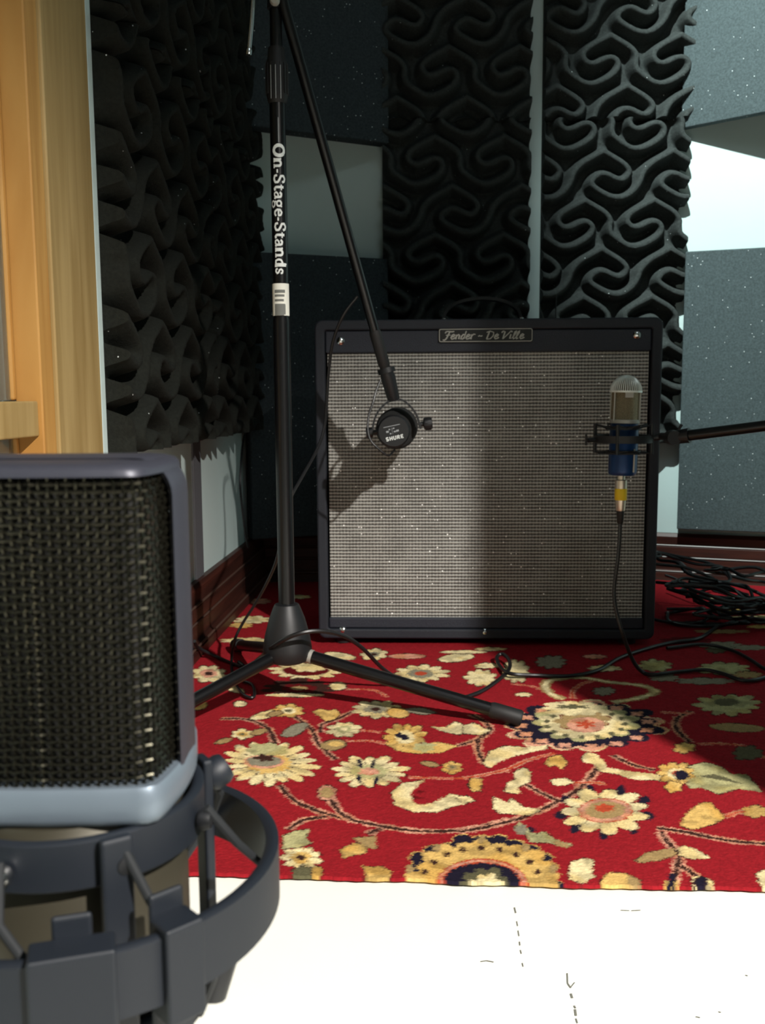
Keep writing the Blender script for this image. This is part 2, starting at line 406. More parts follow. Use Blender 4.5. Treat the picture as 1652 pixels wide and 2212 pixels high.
def foam_panel(origin, du, w, h, anchor, label, m, step=.0024, H=.042, base=.014, grp=None, mirror=1, scale=1.0):
    # origin: top-left corner on the wall, du: unit vector along the wall, normal = into the room
    o = Vector(origin); du = Vector(du).normalized(); nr = Vector((du.y, -du.x, 0))
    nu = int(w / step) + 1; nv = int(h / step) + 1
    us = np.linspace(0, w, nu); vs_ = np.linspace(0, h, nv); U, V = np.meshgrid(us, vs_)
    Hh = base + H * foam_h((U * mirror - anchor[0]) / scale, (V - anchor[1]) / scale)
    Hh += np.random.RandomState(int(abs(origin[0]) * 999) % 97).normal(0, .0003, Hh.shape)
    pts = []
    for a in range(nv):
        for b in range(nu):
            p = o + du * U[a, b] + nr * Hh[a, b]; pts.append((p.x, p.y, o.z - V[a, b]))
    fs = [(a * nu + b, a * nu + b + 1, (a + 1) * nu + b + 1, (a + 1) * nu + b) for a in range(nv - 1) for b in range(nu - 1)]
    # border skirt back to the wall
    ring = [(0, b) for b in range(nu)] + [(a, nu - 1) for a in range(1, nv)] + [(nv - 1, b) for b in range(nu - 2, -1, -1)] + [(a, 0) for a in range(nv - 2, 0, -1)]
    k0 = len(pts)
    for a, b in ring:
        p = o + du * U[a, b] + nr * .001; pts.append((p.x, p.y, o.z - V[a, b]))
    R = len(ring)
    for i in range(R):
        j = (i + 1) % R; fs.append((ring[i][0] * nu + ring[i][1], k0 + i, k0 + j, ring[j][0] * nu + ring[j][1]))
    fs.append(tuple(k0 + i for i in range(R)))
    mb = MB(); mb.v = pts; mb.f = fs; mb.m = [0] * len(fs)
    ob = mb.build('acoustic_foam_panel', m, smooth=True, angle=60)
    tag(ob, label, 'acoustic foam', grp); return ob

YB = BY0
def bx(px, py): p = at(px, py, YB - .03); return p.x, p.z
# column A (left of white gap) and column B (right of it)
xa0 = at(826, 400, YB).x; xa1 = at(1141, 300, YB).x; xb0 = at(1168, 400, YB).x; xb1 = at(1474, 400, YB - .03).x
zs = at(1143, 268, YB).z
zbot = at(1470, 955, YB).z
g = 'convoluted foam panels on the back wall'
def anchor(px, py, x0, ztop): x, z = bx(px, py); return (x - x0, ztop - z)
foam_panel((xa0, YB, zs), (1, 0, 0), xa1 - xa0, zs - zbot, anchor(937, 300, xa0, zs), 'dark swirl-ridged foam panel directly behind the amplifier handle, left of the white gap', M['foam'], grp=g)
foam_panel((xa0, YB, zs + .61), (1, 0, 0), xa1 - xa0, .608, anchor(968, 108, xa0, zs + .61), 'upper swirl-ridged foam panel left of the narrow white wall gap', M['foam'], grp=g)
foam_panel((xb0, YB, zs), (1, 0, 0), xb1 - xb0 + .010, zs - zbot, anchor(1260, 437, xb0, zs), 'swirl-ridged foam panel right of the white gap, reaching down behind the amplifier corner', M['foam'], grp=g)
foam_panel((xb0, YB, zs + .61), (1, 0, 0), xb1 - xb0 + .020, .608, anchor(1315, 83, xb0, zs + .61), 'upper swirl-ridged foam panel right of the narrow white wall gap, beside a grey slab', M['foam'], grp=g)
# left wall
dl = Vector((LB, 1, 0)).normalized()
gl = 'convoluted foam panels on the left wall'
ya, ym, yb = 1.292, 1.80, 2.315
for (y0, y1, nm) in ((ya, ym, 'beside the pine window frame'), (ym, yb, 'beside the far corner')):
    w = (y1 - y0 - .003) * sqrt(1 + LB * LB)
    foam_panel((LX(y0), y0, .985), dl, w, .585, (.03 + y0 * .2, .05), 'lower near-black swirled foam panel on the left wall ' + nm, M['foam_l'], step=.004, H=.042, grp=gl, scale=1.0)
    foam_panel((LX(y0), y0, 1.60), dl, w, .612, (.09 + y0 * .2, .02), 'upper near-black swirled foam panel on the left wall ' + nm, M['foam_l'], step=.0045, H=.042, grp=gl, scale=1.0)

# flat slabs (corner traps)
def slab(p, q, z0, z1, t, label, m, off0=0., off1=0., grp=None):
    p = Vector((p[0], p[1], 0)); q = Vector((q[0], q[1], 0)); d = (q - p).normalized(); nr = Vector((d.y, -d.x, 0))
    a = p + nr * off0; b = q + nr * off1; d2 = (b - a).normalized(); n2 = Vector((d2.y, -d2.x, 0))
    base = [a, b, b + n2 * t, a + n2 * t]
    mb = MB(); mb.add([v + Vector((0, 0, z0)) for v in base] + [v + Vector((0, 0, z1)) for v in base], [(0, 3, 2, 1), (4, 5, 6, 7), (0, 1, 5, 4), (1, 2, 6, 5), (2, 3, 7, 6), (3, 0, 4, 7)])
    o = mb.build('foam_slab', m, bevel=.003); tag(o, label, 'acoustic foam', grp); return o
gs = 'flat foam slabs across the corners'
xl = BX0 + .004
slab((LX(2.30) + .002, 2.30), (xa0 - .004, YB - .004), .135, .812, .045, 'dark flat foam slab across the left corner behind the mic stand, below the white patch', M['slab2'], grp=gs)
slab((LX(2.30) + .002, 2.27), (xa0 - .004, YB - .004), 1.086, 1.85, .045, 'black flat foam slab high in the left corner above the white patch', M['slab2'], grp=gs)
rd = Vector((RX - BX1, RY - BY1, 0)).normalized()
def rp(s, o=0.): n_ = Vector((rd.y, -rd.x, 0)); v = Vector((BX1, BY1, 0)) + rd * s + n_ * o; return (v.x, v.y)
slab(rp(.063, .002), rp(.68, .002), .138, .822, .045, 'dark flat foam slab right of the amplifier, below the bright wall patch', M['slab'], grp=gs)
slab(rp(.050, .002), rp(.70, .002), 1.118, 1.75, .022, 'glittery grey foam slab at the top right above the bright wall patch', M['slab'], off1=.25, grp=gs)

# ================================================================== rug
RZ = .005
edge_px = [(380, 1893), (500, 1894), (620, 1899), (760, 1903), (900, 1906), (1000, 1912), (1100, 1914), (1250, 1919), (1400, 1922), (1530, 1923), (1652, 1927)]
near = [fl(*p, RZ) for p in edge_px]
near = [Vector((LX(.9) + .02, near[0].y, RZ))] + near + [Vector((1.75, near[-1].y - .03, RZ))]
RX0, RX1, RNX, RNV = LX(.9) + .045, 1.16, 900, 760
near_s = sorted([(p.x, p.y) for p in near])
gx = np.linspace(RX0, RX1, RNX); gv = np.linspace(0, 1, RNV) ** 1.12
ey = np.interp(gx, [p[0] for p in near_s], [p[1] for p in near_s]) + .005 + .0007 * np.sin(gx * 61) + .0004 * np.sin(gx * 330 + 1)
fy = np.where(gx < BX1, 2.385, 2.385 - (gx - BX1) * .37)
CX = np.repeat(gx[None, :], RNV, 0); CY = ey[None, :] + gv[:, None] * (fy - ey)[None, :]
CV = np.zeros((RNV, RNX), np.int32)          # colour index of every knot
def paint(loop, ci):
    P = np.array([(p[0], p[1]) for p in loop]); x0, y0 = P.min(0); x1, y1 = P.max(0)
    i0 = max(0, int(np.searchsorted(gx, x0)) - 1); i1 = min(RNX, int(np.searchsorted(gx, x1)) + 1)
    if i1 <= i0: return
    ys = CY[:, (i0 + i1) // 2]; j0 = max(0, int(np.searchsorted(ys, y0 - .03))); j1 = min(RNV, int(np.searchsorted(ys, y1 + .03)) + 1)
    if j1 <= j0: return
    X = CX[j0:j1, i0:i1]; Y = CY[j0:j1, i0:i1]; ins = np.zeros(X.shape, bool)
    for (ax_, ay_), (bx_, by_) in zip(P, np.roll(P, -1, 0)):
        if ay_ == by_: continue
        ins ^= ((ay_ > Y) != (by_ > Y)) & (X < (bx_ - ax_) * (Y - ay_) / (by_ - ay_) + ax_)
    CV[j0:j1, i0:i1][ins] = ci
RI = {k: i + 1 for i, k in enumerate(RC)}
def blob(px_loop, col, z, jit=.0012):
    paint([fl(x, y, RZ) for x, y in px_loop], RI[col])
def grow(loop, s):
    cx = sum(p[0] for p in loop) / len(loop); cy = sum(p[1] for p in loop) / len(loop); out = []
    for x, y in loop:
        d = sqrt((x - cx) ** 2 + (y - cy) ** 2) or 1; out.append((x + (x - cx) / d * s, y + (y - cy) / d * s * .7))
    return out
def T6(l): return [(400 + x / 2.36, 1380 + y / 2.36) for x, y in l]
def T7(l): return [(1000 + x / 2.534, 1380 + y / 2.534) for x, y in l]
def petals(cx, cy, rx, ry, n, depth=.28, rot=0., k=7):
    out = []
    pr_ = [random.uniform(.9, 1.08) for _ in range(n + 1)]
    for i in range(n * k):
        a = 2 * pi * i / (n * k); r = pr_[int(i // k) % n] * (1 - depth * (1 - abs(sin(n * (a + rot) / 2))) ** 1.2)
        out.append((cx + rx * r * cos(a), cy + ry * r * sin(a)))
    return out
def ell(cx, cy, rx, ry, rot=0., n=20, pointy=0.):
    out = []
    for i in range(n):
        a = 2 * pi * i / n; x = rx * cos(a); y = ry * sin(a) * (1 - pointy * abs(cos(a)) ** 3)
        out.append((cx + x * cos(rot) - y * sin(rot), cy + x * sin(rot) + y * cos(rot)))
    return out
def stem(l, w=1.0, core='brown', side='pink'):
    P = [fl(x, y, RZ) for x, y in l]; P = spline([Vector((p.x, p.y, 0)) for p in P], 10)
    # resample with wobble
    for col, hw, z in ((side, .0058 * w, 1), (core, .0031 * w, 2)):
        vs = []; n = len(P)
        for i, p in enumerate(P):
            t = (P[min(i + 1, n - 1)] - P[max(i - 1, 0)]); t = t.normalized() if t.length > 0 else Vector((1, 0, 0)); nn = Vector((-t.y, t.x, 0))
            h = hw * random.uniform(.7, 1.25)
            for s in (1, -1):
                q = p + nn * h * s; vs.append((q.x, q.y))
        L_ = [vs[2 * i] for i in range(n)] + [vs[2 * i + 1] for i in range(n - 1, -1, -1)]
        for i in range(0, n - 1): paint([vs[2 * i], vs[2 * i + 1], vs[2 * i + 3], vs[2 * i + 2]], RI[col])
def motif(loop, col, out='brown', z=3, g=3): 
    blob(grow(loop, g), out, z); blob(loop, col, z + 1)
def flower(T, cx, cy, rx, ry, n, cols, out='brown', spokes='brown', rot=0.):
    # cols: outer, mid, centre
    motif(T(petals(cx, cy, rx, ry, n, .30, rot)), cols[0], out)
    for i in range(n):
        a = 2 * pi * (i + .5) / n + rot; a1 = a + pi / n
        p = [(cx + rx * q * cos(a1 + e), cy + ry * q * sin(a1 + e)) for q, e in ((.45, -.05), (.78, 0), (.45, .05))]
        if spokes: blob(T(p), spokes, 5, .0006)
    blob(T(petals(cx, cy, rx * .5, ry * .5, n, .2)), cols[1], 6)
    blob(T(ell(cx, cy, rx * .22, ry * .22)), cols[2], 7)

for l in [[(560, 400), (640, 460), (680, 540), (770, 620)], [(180, 410), (320, 415), (420, 460), (460, 540)],
          [(480, 750), (560, 830), (700, 890), (860, 930), (1000, 960), (1200, 985), (1400, 980), (1560, 950), (1660, 925)],
          [(740, 820), (790, 890), (850, 925)], [(720, 910), (600, 930), (520, 980)], [(690, 480), (700, 440), (780, 410), (860, 370)],
          [(1380, 550), (1480, 520), (1550, 470), (1530, 430), (1460, 390)], [(1490, 510), (1495, 580), (1530, 640)], [(930, 1000), (1000, 970)]]:
    stem(T6(l))
for l in [[(820, 525), (950, 525), (1050, 545)], [(890, 470), (1000, 480)], [(1140, 710), (1400, 715), (1560, 690), (1652, 680)], [(820, 260), (960, 265), (1030, 300)]]:
    stem(T6(l), .6, 'rust', 'pink')
for l in [[(-20, 1062), (150, 1030), (330, 980), (480, 915), (600, 850), (680, 780), (740, 700)], [(340, 800), (430, 850), (520, 890)],
          [(820, 640), (920, 690), (1050, 725)], [(1060, 1040), (1200, 1060), (1350, 1090), (1500, 1115), (1700, 1130)],
          [(1080, 1060), (1130, 1130), (1180, 1190), (1170, 1270), (1140, 1370)], [(1190, 1250), (1270, 1300), (1300, 1360)],
          [(1240, 570), (1170, 500), (1170, 440), (1250, 400)]]:
    stem(T7(l))
for l in [[(0, 770), (130, 745), (250, 715), (350, 670), (500, 630)], [(270, 250), (400, 270), (540, 330)], [(600, 330), (600, 290), (650, 250), (720, 230)],
          [(1430, 980), (1500, 955), (1560, 950)], [(1290, 580), (1450, 580), (1560, 600), (1652, 660)], [(600, 795), (700, 790), (780, 800)], [(1080, 405), (1180, 410), (1260, 410)]]:
    stem(T7(l), .7, 'rust', 'pink')
stem(T7([(820, 350), (950, 330), (1050, 295), (980, 260), (800, 240), (640, 215), (480, 230), (450, 270), (490, 310), (550, 335)]), 1.5, 'cream', 'tan')

# --- left group
flower(T6, 430, 640, 250, 112, 18, ('cream', 'gold', 'brown'))
blob(T6(petals(415, 570, 110, 36, 7, .2)), 'green', 7); blob(T6(ell(400, 630, 105, 34)), 'pink', 8); blob(T6(ell(400, 627, 92, 27)), 'grey', 9); blob(T6(petals(405, 612, 60, 22, 5, .5)), 'brown', 10)
flower(T6, 940, 682, 200, 82, 14, ('cream', 'green', 'rust')); blob(T6(petals(935, 680, 55, 22, 6, .4)), 'pink', 8)
for (x, y) in ((890, 640), (960, 640), (890, 720), (975, 725)): blob(T6(ell(x, y, 10, 24, (x - 930) * .006)), 'navy', 9)
flower(T6, 525, 370, 85, 36, 7, ('gold', 'cream', 'olive')); motif(T6(ell(405, 392, 78, 18, -.25, pointy=.4)), 'cream')
motif(T6([(650, 375), (690, 360), (730, 372), (765, 362), (790, 385), (765, 410), (720, 425), (690, 400)]), 'gold')
flower(T6, 810, 465, 88, 40, 8, ('cream', 'green', 'cream')); motif(T6(ell(755, 545, 66, 26, -.1)), 'tan'); blob(T6(ell(765, 540, 40, 13)), 'gold', 6)
motif(T6(ell(560, 468, 76, 26, -.42, pointy=.5)), 'grey'); motif(T6(ell(455, 385, 40, 12, -.2)), 'tan')
flower(T6, 290, 490, 60, 26, 6, ('cream', 'gold', 'olive')); motif(T6(ell(195, 525, 45, 12, -.25, pointy=.5)), 'tan'); motif(T6(ell(375, 478, 45, 14, -.25, pointy=.5)), 'tan')
flower(T6, 970, 362, 122, 46, 10, ('cream', 'grey', 'brown')); motif(T6(ell(1085, 380, 55, 26, .1)), 'gold'); motif(T6(ell(1200, 372, 78, 16, .1, pointy=.5)), 'grey')
flower(T6, 1120, 505, 112, 72, 11, ('gold', 'cream', 'navy')); motif(T6([(1040, 545), (1150, 560), (1280, 530), (1390, 550), (1300, 585), (1180, 588), (1080, 575)]), 'gold'); blob(T6(petals(1220, 555, 60, 26, 6)), 'green', 8); blob(T6(ell(1090, 495, 18, 14)), 'navy', 9)
motif(T6([(1250, 450), (1330, 455), (1380, 425), (1410, 440), (1430, 465), (1520, 465), (1480, 485), (1390, 490), (1330, 480)]), 'cream')
motif(T6([(1225, 722), (1110, 742), (1050, 790), (1070, 850), (1160, 885), (1280, 888), (1380, 855), (1480, 832), (1435, 810), (1350, 795), (1300, 822), (1250, 845), (1195, 850), (1160, 835), (1150, 790), (1180, 755)]), 'cream', z=4)
for p in ([(1180, 775), (1230, 785), (1190, 795)], [(1150, 805), (1230, 815), (1160, 825)]): blob(T6(p), 'wine', 7)
motif(T6(ell(722, 790, 46, 38)), 'pink'); blob(T6(ell(722, 790, 34, 28)), 'tan', 6)
flower(T6, 1360, 660, 55, 32, 6, ('gold', 'tan', 'olive')); motif(T6(ell(1245, 642, 48, 13, .15, pointy=.5)), 'tan')
motif(T6(ell(1478, 750, 34, 32)), 'gold')
flower(T6, 590, 1120, 105, 62, 9, ('cream', 'gold', 'brown')); motif(T6([(500, 1010), (560, 985), (630, 975), (620, 1020), (640, 1050), (560, 1070), (500, 1075)]), 'green'); motif(T6(petals(600, 1200, 62, 42, 6)), 'olive'); motif(T6(ell(670, 1200, 24, 36)), 'gold')
motif(T6([(790, 1080), (860, 1045), (930, 1060), (920, 1095), (850, 1110), (810, 1125)]), 'gold'); motif(T6([(850, 1020), (970, 1010), (970, 1075), (930, 1070), (890, 1045)]), 'tan')
motif(T6([(900, 1160), (960, 1170), (1000, 1165), (1050, 1190), (1040, 1235), (930, 1232)]), 'gold')
# behind the stand
flower(T6, 615, 165, 195, 46, 12, ('cream', 'pink', 'gold')); blob(T6(ell(615, 165, 120, 26)), 'wine', 8); blob(T6(petals(630, 150, 90, 24, 7)), 'cream', 9)
flower(T6, 580, 255, 200, 46, 10, ('brown', 'wine', 'tan')); motif(T6(ell(780, 245, 40, 20)), 'cream')
flower(T6, 1200, 180, 145, 46, 11, ('cream', 'grey', 'rust')); flower(T6, 960, 82, 70, 30, 7, ('cream', 'grey', 'brown'))
motif(T6(ell(1130, 92, 95, 12)), 'pink'); motif(T6(ell(790, 90, 80, 16, .15)), 'cream'); motif(T6(ell(1380, 100, 90, 20, -.1)), 'cream'); motif(T6(ell(1420, 70, 120, 8)), 'cream')
flower(T6, 120, 180, 95, 45, 8, ('cream', 'pink', 'brown')); motif(T6(ell(250, 260, 50, 14, .3)), 'cream'); motif(T6(ell(60, 340, 50, 26)), 'gold'); motif(T6(ell(280, 335, 30, 14)), 'cream')
motif(T6(ell(560, 290, 150, 9)), 'cream')
# --- big central flower
big = lambda s, n=26, d=.14: T7(petals(665, 480, 435 * s, 138 * s, n, d))
motif(big(1.0, 15, .16), 'pink', 'cream'); blob(big(.97, 15, .16), 'navy', 6)
for i in range(15):
    a = 2 * pi * (i + .5) / 15
    blob(T7(petals(665 + 350 * cos(a), 480 + 112 * sin(a), 42, 15, 4, .5)), 'pink', 8)
blob(T7(petals(670, 462, 290, 100, 13, .2)), 'green', 9); blob(T7(petals(670, 470, 262, 88, 15, .25)), 'cream', 10)
for i in range(15):
    a = 2 * pi * i / 15; blob(T7(ell(670 + 215 * cos(a), 470 + 72 * sin(a), 18, 10)), 'olive', 11)
blob(T7(petals(655, 455, 165, 62, 9, .22)), 'wine', 12); blob(T7(petals(655, 455, 155, 56, 9, .22)), 'tan', 13)
blob(T7(petals(610, 385, 190, 42, 9, .25)), 'cream', 14); blob(T7(petals(600, 375, 100, 14, 6, .5)), 'olive', 15)
blob(T7(ell(672, 475, 105, 42)), 'pink', 16); blob(T7(petals(672, 472, 60, 25, 6, .65)), 'rust', 17)
# --- lower flower
for i in range(9):
    a = 2 * pi * i / 9 + .2; blob(T7(ell(775 + 240 * cos(a), 950 + 118 * sin(a), 38, 24, a)), 'navy', 3)
flower(T7, 770, 950, 262, 128, 11, ('cream', 'cream', 'rust'), spokes='olive')
blob(T7(ell(778, 945, 152, 68)), 'rust', 8); blob(T7(ell(778, 945, 145, 63)), 'pink', 9); blob(T7(ell(778, 942, 112, 48)), 'tan', 10); blob(T7(petals(770, 930, 60, 24, 6)), 'rust', 11)
for l, c in [([(110, 690), (150, 620), (230, 590), (350, 600), (460, 585), (465, 605), (340, 632), (250, 655), (190, 682), (150, 712)], 'cream'),
             ([(650, 655), (680, 625), (730, 635), (760, 665), (785, 708), (900, 728), (1080, 748), (1090, 780), (940, 775), (820, 738), (750, 732), (720, 690), (665, 680)], 'cream'),
             ([(280, 735), (335, 708), (372, 735), (365, 785), (300, 820), (305, 855), (230, 842), (240, 795), (290, 775)], 'cream'),
             ([(450, 690), (475, 650), (530, 640), (570, 680), (545, 720), (510, 695), (470, 705)], 'gold'),
             ([(165, 870), (250, 905), (265, 880), (330, 925), (425, 940), (360, 970), (200, 960), (170, 935)], 'cream'),
             ([(478, 775), (560, 768), (605, 792), (560, 806), (495, 805)], 'cream'),
             ([(340, 1030), (400, 1075), (440, 1060), (500, 1100), (595, 1130), (580, 1148), (450, 1118), (370, 1120), (350, 1080), (285, 1040), (305, 1005)], 'green'),
             ([(1190, 1025), (1220, 965), (1300, 905), (1350, 900), (1400, 950), (1432, 985), (1370, 1020), (1250, 1050)], 'gold'),
             ([(940, 1215), (1020, 1172), (1150, 1150), (1172, 1182), (1080, 1218), (960, 1232)], 'tan'),
             ([(1180, 1152), (1210, 1135), (1270, 1160), (1350, 1205), (1250, 1212), (1190, 1192)], 'cream'),
             ([(590, 1230), (660, 1205), (715, 1215), (700, 1290), (720, 1310), (650, 1345), (580, 1320)], 'cream'),
             ([(750, 1330), (800, 1285), (880, 1290), (960, 1320), (965, 1365), (900, 1368), (750, 1362)], 'gold'),
             ([(1250, 1310), (1290, 1300), (1370, 1330), (1360, 1366), (1260, 1366)], 'cream'),
             ([(1600, 1290), (1700, 1250), (1700, 1380), (1640, 1370)], 'cream'),
             ([(0, 480), (60, 465), (110, 490), (150, 505), (90, 530), (0, 520)], 'cream'),
             ([(-40, 870), (20, 865), (65, 890), (20, 900), (-20, 895)], 'cream'), ([(40, 770), (100, 770), (95, 840), (40, 820)], 'gold')]:
    motif(T7(l), c)
blob(T7([(900, 1300), (960, 1320), (965, 1366), (905, 1366)]), 'tan', 6); blob(T7(ell(320, 1050, 34, 30)), 'grey', 6); blob(T7(ell(375, 1050, 18, 18)), 'navy', 7)
blob(T7(ell(540, 1130, 50, 14, .3)), 'tan', 6)
motif(T7(ell(1300, 1340, 34, 30)), 'navy'); blob(T7([(1110, 1330), (1180, 1330), (1175, 1372), (1095, 1372)]), 'gold', 4); blob(T7([(1125, 1290), (1165, 1290), (1155, 1372), (1115, 1372)]), 'navy', 6)
motif(T7([(1215, 790), (1240, 700), (1320, 680), (1400, 700), (1470, 745), (1540, 745), (1640, 845), (1500, 825), (1400, 855), (1300, 815), (1250, 825)]), 'green')
blob(T7([(1280, 755), (1380, 745), (1540, 800), (1420, 780)]), 'olive', 6)
flower(T7, 1165, 740, 108, 62, 9, ('gold', 'cream', 'rust')); blob(T7(ell(1195, 752, 42, 28)), 'navy', 9); motif(T7(petals(1150, 815, 50, 32, 5)), 'gold')
motif(T7(petals(1450, 365, 185, 62, 11, .3)), 'green'); blob(T7(ell(1440, 350, 70, 22)), 'olive', 7); motif(T7(ell(1500, 490, 150, 22, .05)), 'tan'); motif(T7(petals(1560, 630, 90, 40, 7)), 'olive')
motif(T7(petals(1210, 600, 60, 30, 6)), 'gold'); motif(T7(petals(1600, 950, 70, 34, 6)), 'gold')
for cx, cy, rx, ry, c in ((770, 290, 62, 24, 'grey'), (330, 308, 50, 11, 'cream'), (480, 130, 92, 36, 'grey'), (775, 165, 90, 18, 'cream'), (720, 100, 70, 12, 'pink'),
                          (290, 180, 80, 70, 'cream'), (130, 150, 70, 16, 'cream'), (100, 215, 90, 48, 'cream'), (1050, 150, 92, 34, 'green'), (1420, 165, 150, 36, 'green'), (1330, 235, 180, 18, 'grey'),
                          (1100, 215, 90, 22, 'grey'), (1560, 200, 80, 20, 'tan'), (1390, 60, 60, 22, 'olive'), (150, 60, 90, 10, 'cream')):
    motif(T7(petals(cx, cy, rx, ry, 9, .3)), c)
# --- medallion cut by the near edge (ring of the border)
cxm, cym = 1040, 1908
motif(petals(cxm, cym, 178, 104, 26, .06), 'navy', 'gold'); blob(petals(cxm, cym, 166, 97, 22, .1), 'gold', 6)
for i in range(1, 10):
    a = pi + pi * i / 10; blob(ell(cxm + 128 * cos(a), cym + 74 * sin(a), 8, 6), 'brown', 7)
    if i % 2: blob(ell(cxm + 163 * cos(a), cym + 92 * sin(a), 9, 9), 'tan', 7)
blob(ell(cxm, cym, 98, 52), 'rust', 8); blob(ell(cxm, cym, 94, 49), 'pink', 9); blob(ell(cxm, cym, 87, 44), 'rust', 10); blob(ell(cxm, cym, 83, 42), 'navy', 11)
blob(petals(cxm + 5, cym + 8, 55, 42, 9, .25), 'olive', 12); blob(petals(cxm + 10, cym + 10, 40, 32, 8, .3), 'cream', 13)
for i in range(60):   # the same motifs on the strip of rug along the left wall
    x, y = random.uniform(-.40, -.12), random.uniform(.93, 1.55)
    if x > -.205 * y - .05: continue
    r = random.uniform(.018, .045); c = random.choice(['cream', 'gold', 'green', 'tan']); n = random.choice([7, 9, 11])
    for q_, c_ in ((1.0, c), (.5, 'gold' if c != 'gold' else 'cream'), (.2, 'brown')):
        paint([Vector((x + q_ * r * (1 - .3 * (1 - abs(sin(n * a / 2)))) * cos(a), y + q_ * r * (1 - .3 * (1 - abs(sin(n * a / 2)))) * sin(a), 0)) for a in [2 * pi * k / 63 for k in range(63)]], RI[c_])
# --- far parts
for (x, y, rx, ry, c) in ((545, 1340, 42, 9, 'cream'), (520, 1352, 26, 6, 'gold'), (560, 1300, 30, 6, 'pink'), (530, 1385, 60, 7, 'cream'), (640, 1290, 30, 5, 'cream'),
                          (1600, 1290, 30, 3, 'cream'), (1570, 1320, 60, 5, 'gold'), (1625, 1335, 50, 5, 'cream'), (1650, 1355, 40, 4, 'gold'), (1540, 1292, 40, 4, 'cream'),
                          (1560, 1395, 50, 8, 'grey'), (1480, 1385, 60, 8, 'wine'), (1620, 1400, 40, 6, 'grey'), (1560, 1365, 60, 5, 'tan')):
    motif(petals(x, y, rx, ry, 8, .3), c, g=1.5)
for i in range(90):   # rug beyond the right edge of the picture, same motifs
    x, y = random.uniform(.45, 1.13), random.uniform(.93, 2.2)
    if x < y * .42 + .07: continue
    r = random.uniform(.02, .06); c = random.choice(['cream', 'gold', 'green']); n = 9
    paint([Vector((x + r * (1 - .3 * (1 - abs(sin(n * a / 2)))) * cos(a), y + r * (1 - .3 * (1 - abs(sin(n * a / 2)))) * sin(a), 0)) for a in [2 * pi * k / 63 for k in range(63)]], RI[c])
rs = np.random.RandomState(5)
def lownoise(k, n=1):      # smooth random field over the rug
    g_ = rs.rand(k, k); jj = np.linspace(0, k - 1.001, RNV); ii = np.linspace(0, k - 1.001, RNX)
    j0 = jj.astype(int); i0 = ii.astype(int); fj = (jj - j0)[:, None]; fi = (ii - i0)[None, :]
    return (g_[j0][:, i0] * (1 - fj) * (1 - fi) + g_[j0 + 1][:, i0] * fj * (1 - fi) + g_[j0][:, i0 + 1] * (1 - fj) * fi + g_[j0 + 1][:, i0 + 1] * fj * fi)
J, Ix = np.meshgrid(np.arange(RNV), np.arange(RNX), indexing='ij')
def jit_idx(sx, sy):
    j = np.clip(J + np.rint(rs.normal(0, sy, J.shape) + (lownoise(260) - .5) * 3.0 * sy).astype(int), 0, RNV - 1)
    i = np.clip(Ix + np.rint(rs.normal(0, sx, J.shape) + (lownoise(260) - .5) * 5.0 * sx).astype(int), 0, RNX - 1)
    return j, i
PAL = np.array([lin(c)[:3] for c in [(142, 26, 34)] + [RCOL[k] for k in RC]])
colr = np.zeros((RNV, RNX, 3))
for _ in range(3): j, i = jit_idx(.55, .38); colr += PAL[CV[j, i]] / 3
isred = (CV == 0)[..., None]
warm = np.clip((lownoise(70) - .45) * 2.2, 0, .55)[..., None]; dk = np.clip((lownoise(110) - .5) * 2.0, 0, .45)[..., None]
lt = (colr.mean(-1, keepdims=True) > .25)
colr = np.where(lt, colr * (1 - warm * np.array([.12, .26, .55])), colr); colr = np.where(lt, colr * (1 - dk * .75), colr)
colr = colr * (1 + (rs.rand(RNV, RNX, 1) - .5) * .30) * (1 + (lownoise(14)[..., None] - .5) * .12) * (1 + (lownoise(300)[..., None] - .5) * .2)
nvt = RNV * RNX
co = np.empty((RNV + 1, RNX, 3), np.float32)
co[1:, :, 0] = CX; co[1:, :, 1] = CY; co[1:, :, 2] = RZ + .0006 + rs.rand(RNV, RNX) * .0010
co[0, :, 0] = gx; co[0, :, 1] = ey - .001; co[0, :, 2] = .0030      # front edge turns down to the floor
idx = np.arange((RNV + 1) * RNX).reshape(RNV + 1, RNX)
quads = np.stack([idx[:-1, :-1], idx[:-1, 1:], idx[1:, 1:], idx[1:, :-1]], -1).reshape(-1, 4)
me = bpy.data.meshes.new('rug'); me.vertices.add(co.shape[0] * RNX); me.vertices.foreach_set('co', co.reshape(-1))
me.loops.add(quads.size); me.loops.foreach_set('vertex_index', quads.reshape(-1).astype(np.int32))
me.polygons.add(len(quads)); me.polygons.foreach_set('loop_start', (np.arange(len(quads)) * 4).astype(np.int32))
me.update(calc_edges=True)
ca = me.color_attributes.new('pile_dye', 'FLOAT_COLOR', 'POINT')
full = np.ones((RNV + 1, RNX, 4), np.float32); full[1:, :, :3] = np.clip(colr, 0, 1); full[0, :, :3] = full[1, :, :3]
ca.data.foreach_set('color', full.reshape(-1))
rm = bpy.data.materials.new('patterned_rug_pile'); rm.use_nodes = True
_b = rm.node_tree.nodes['Principled BSDF']; _a = rm.node_tree.nodes.new('ShaderNodeAttribute'); _a.attribute_name = 'pile_dye'
rm.node_tree.links.new(_a.outputs['Color'], _b.inputs['Base Color']); _b.inputs['Roughness'].default_value = .95; _b.inputs['Specular IOR Level'].default_value = .1
me.materials.append(rm); me.validate()
ro = bpy.data.objects.new('rug', me); COL.objects.link(ro)
tag(ro, 'red patterned pile rug with cream and gold flowers on the white floor', 'rug')

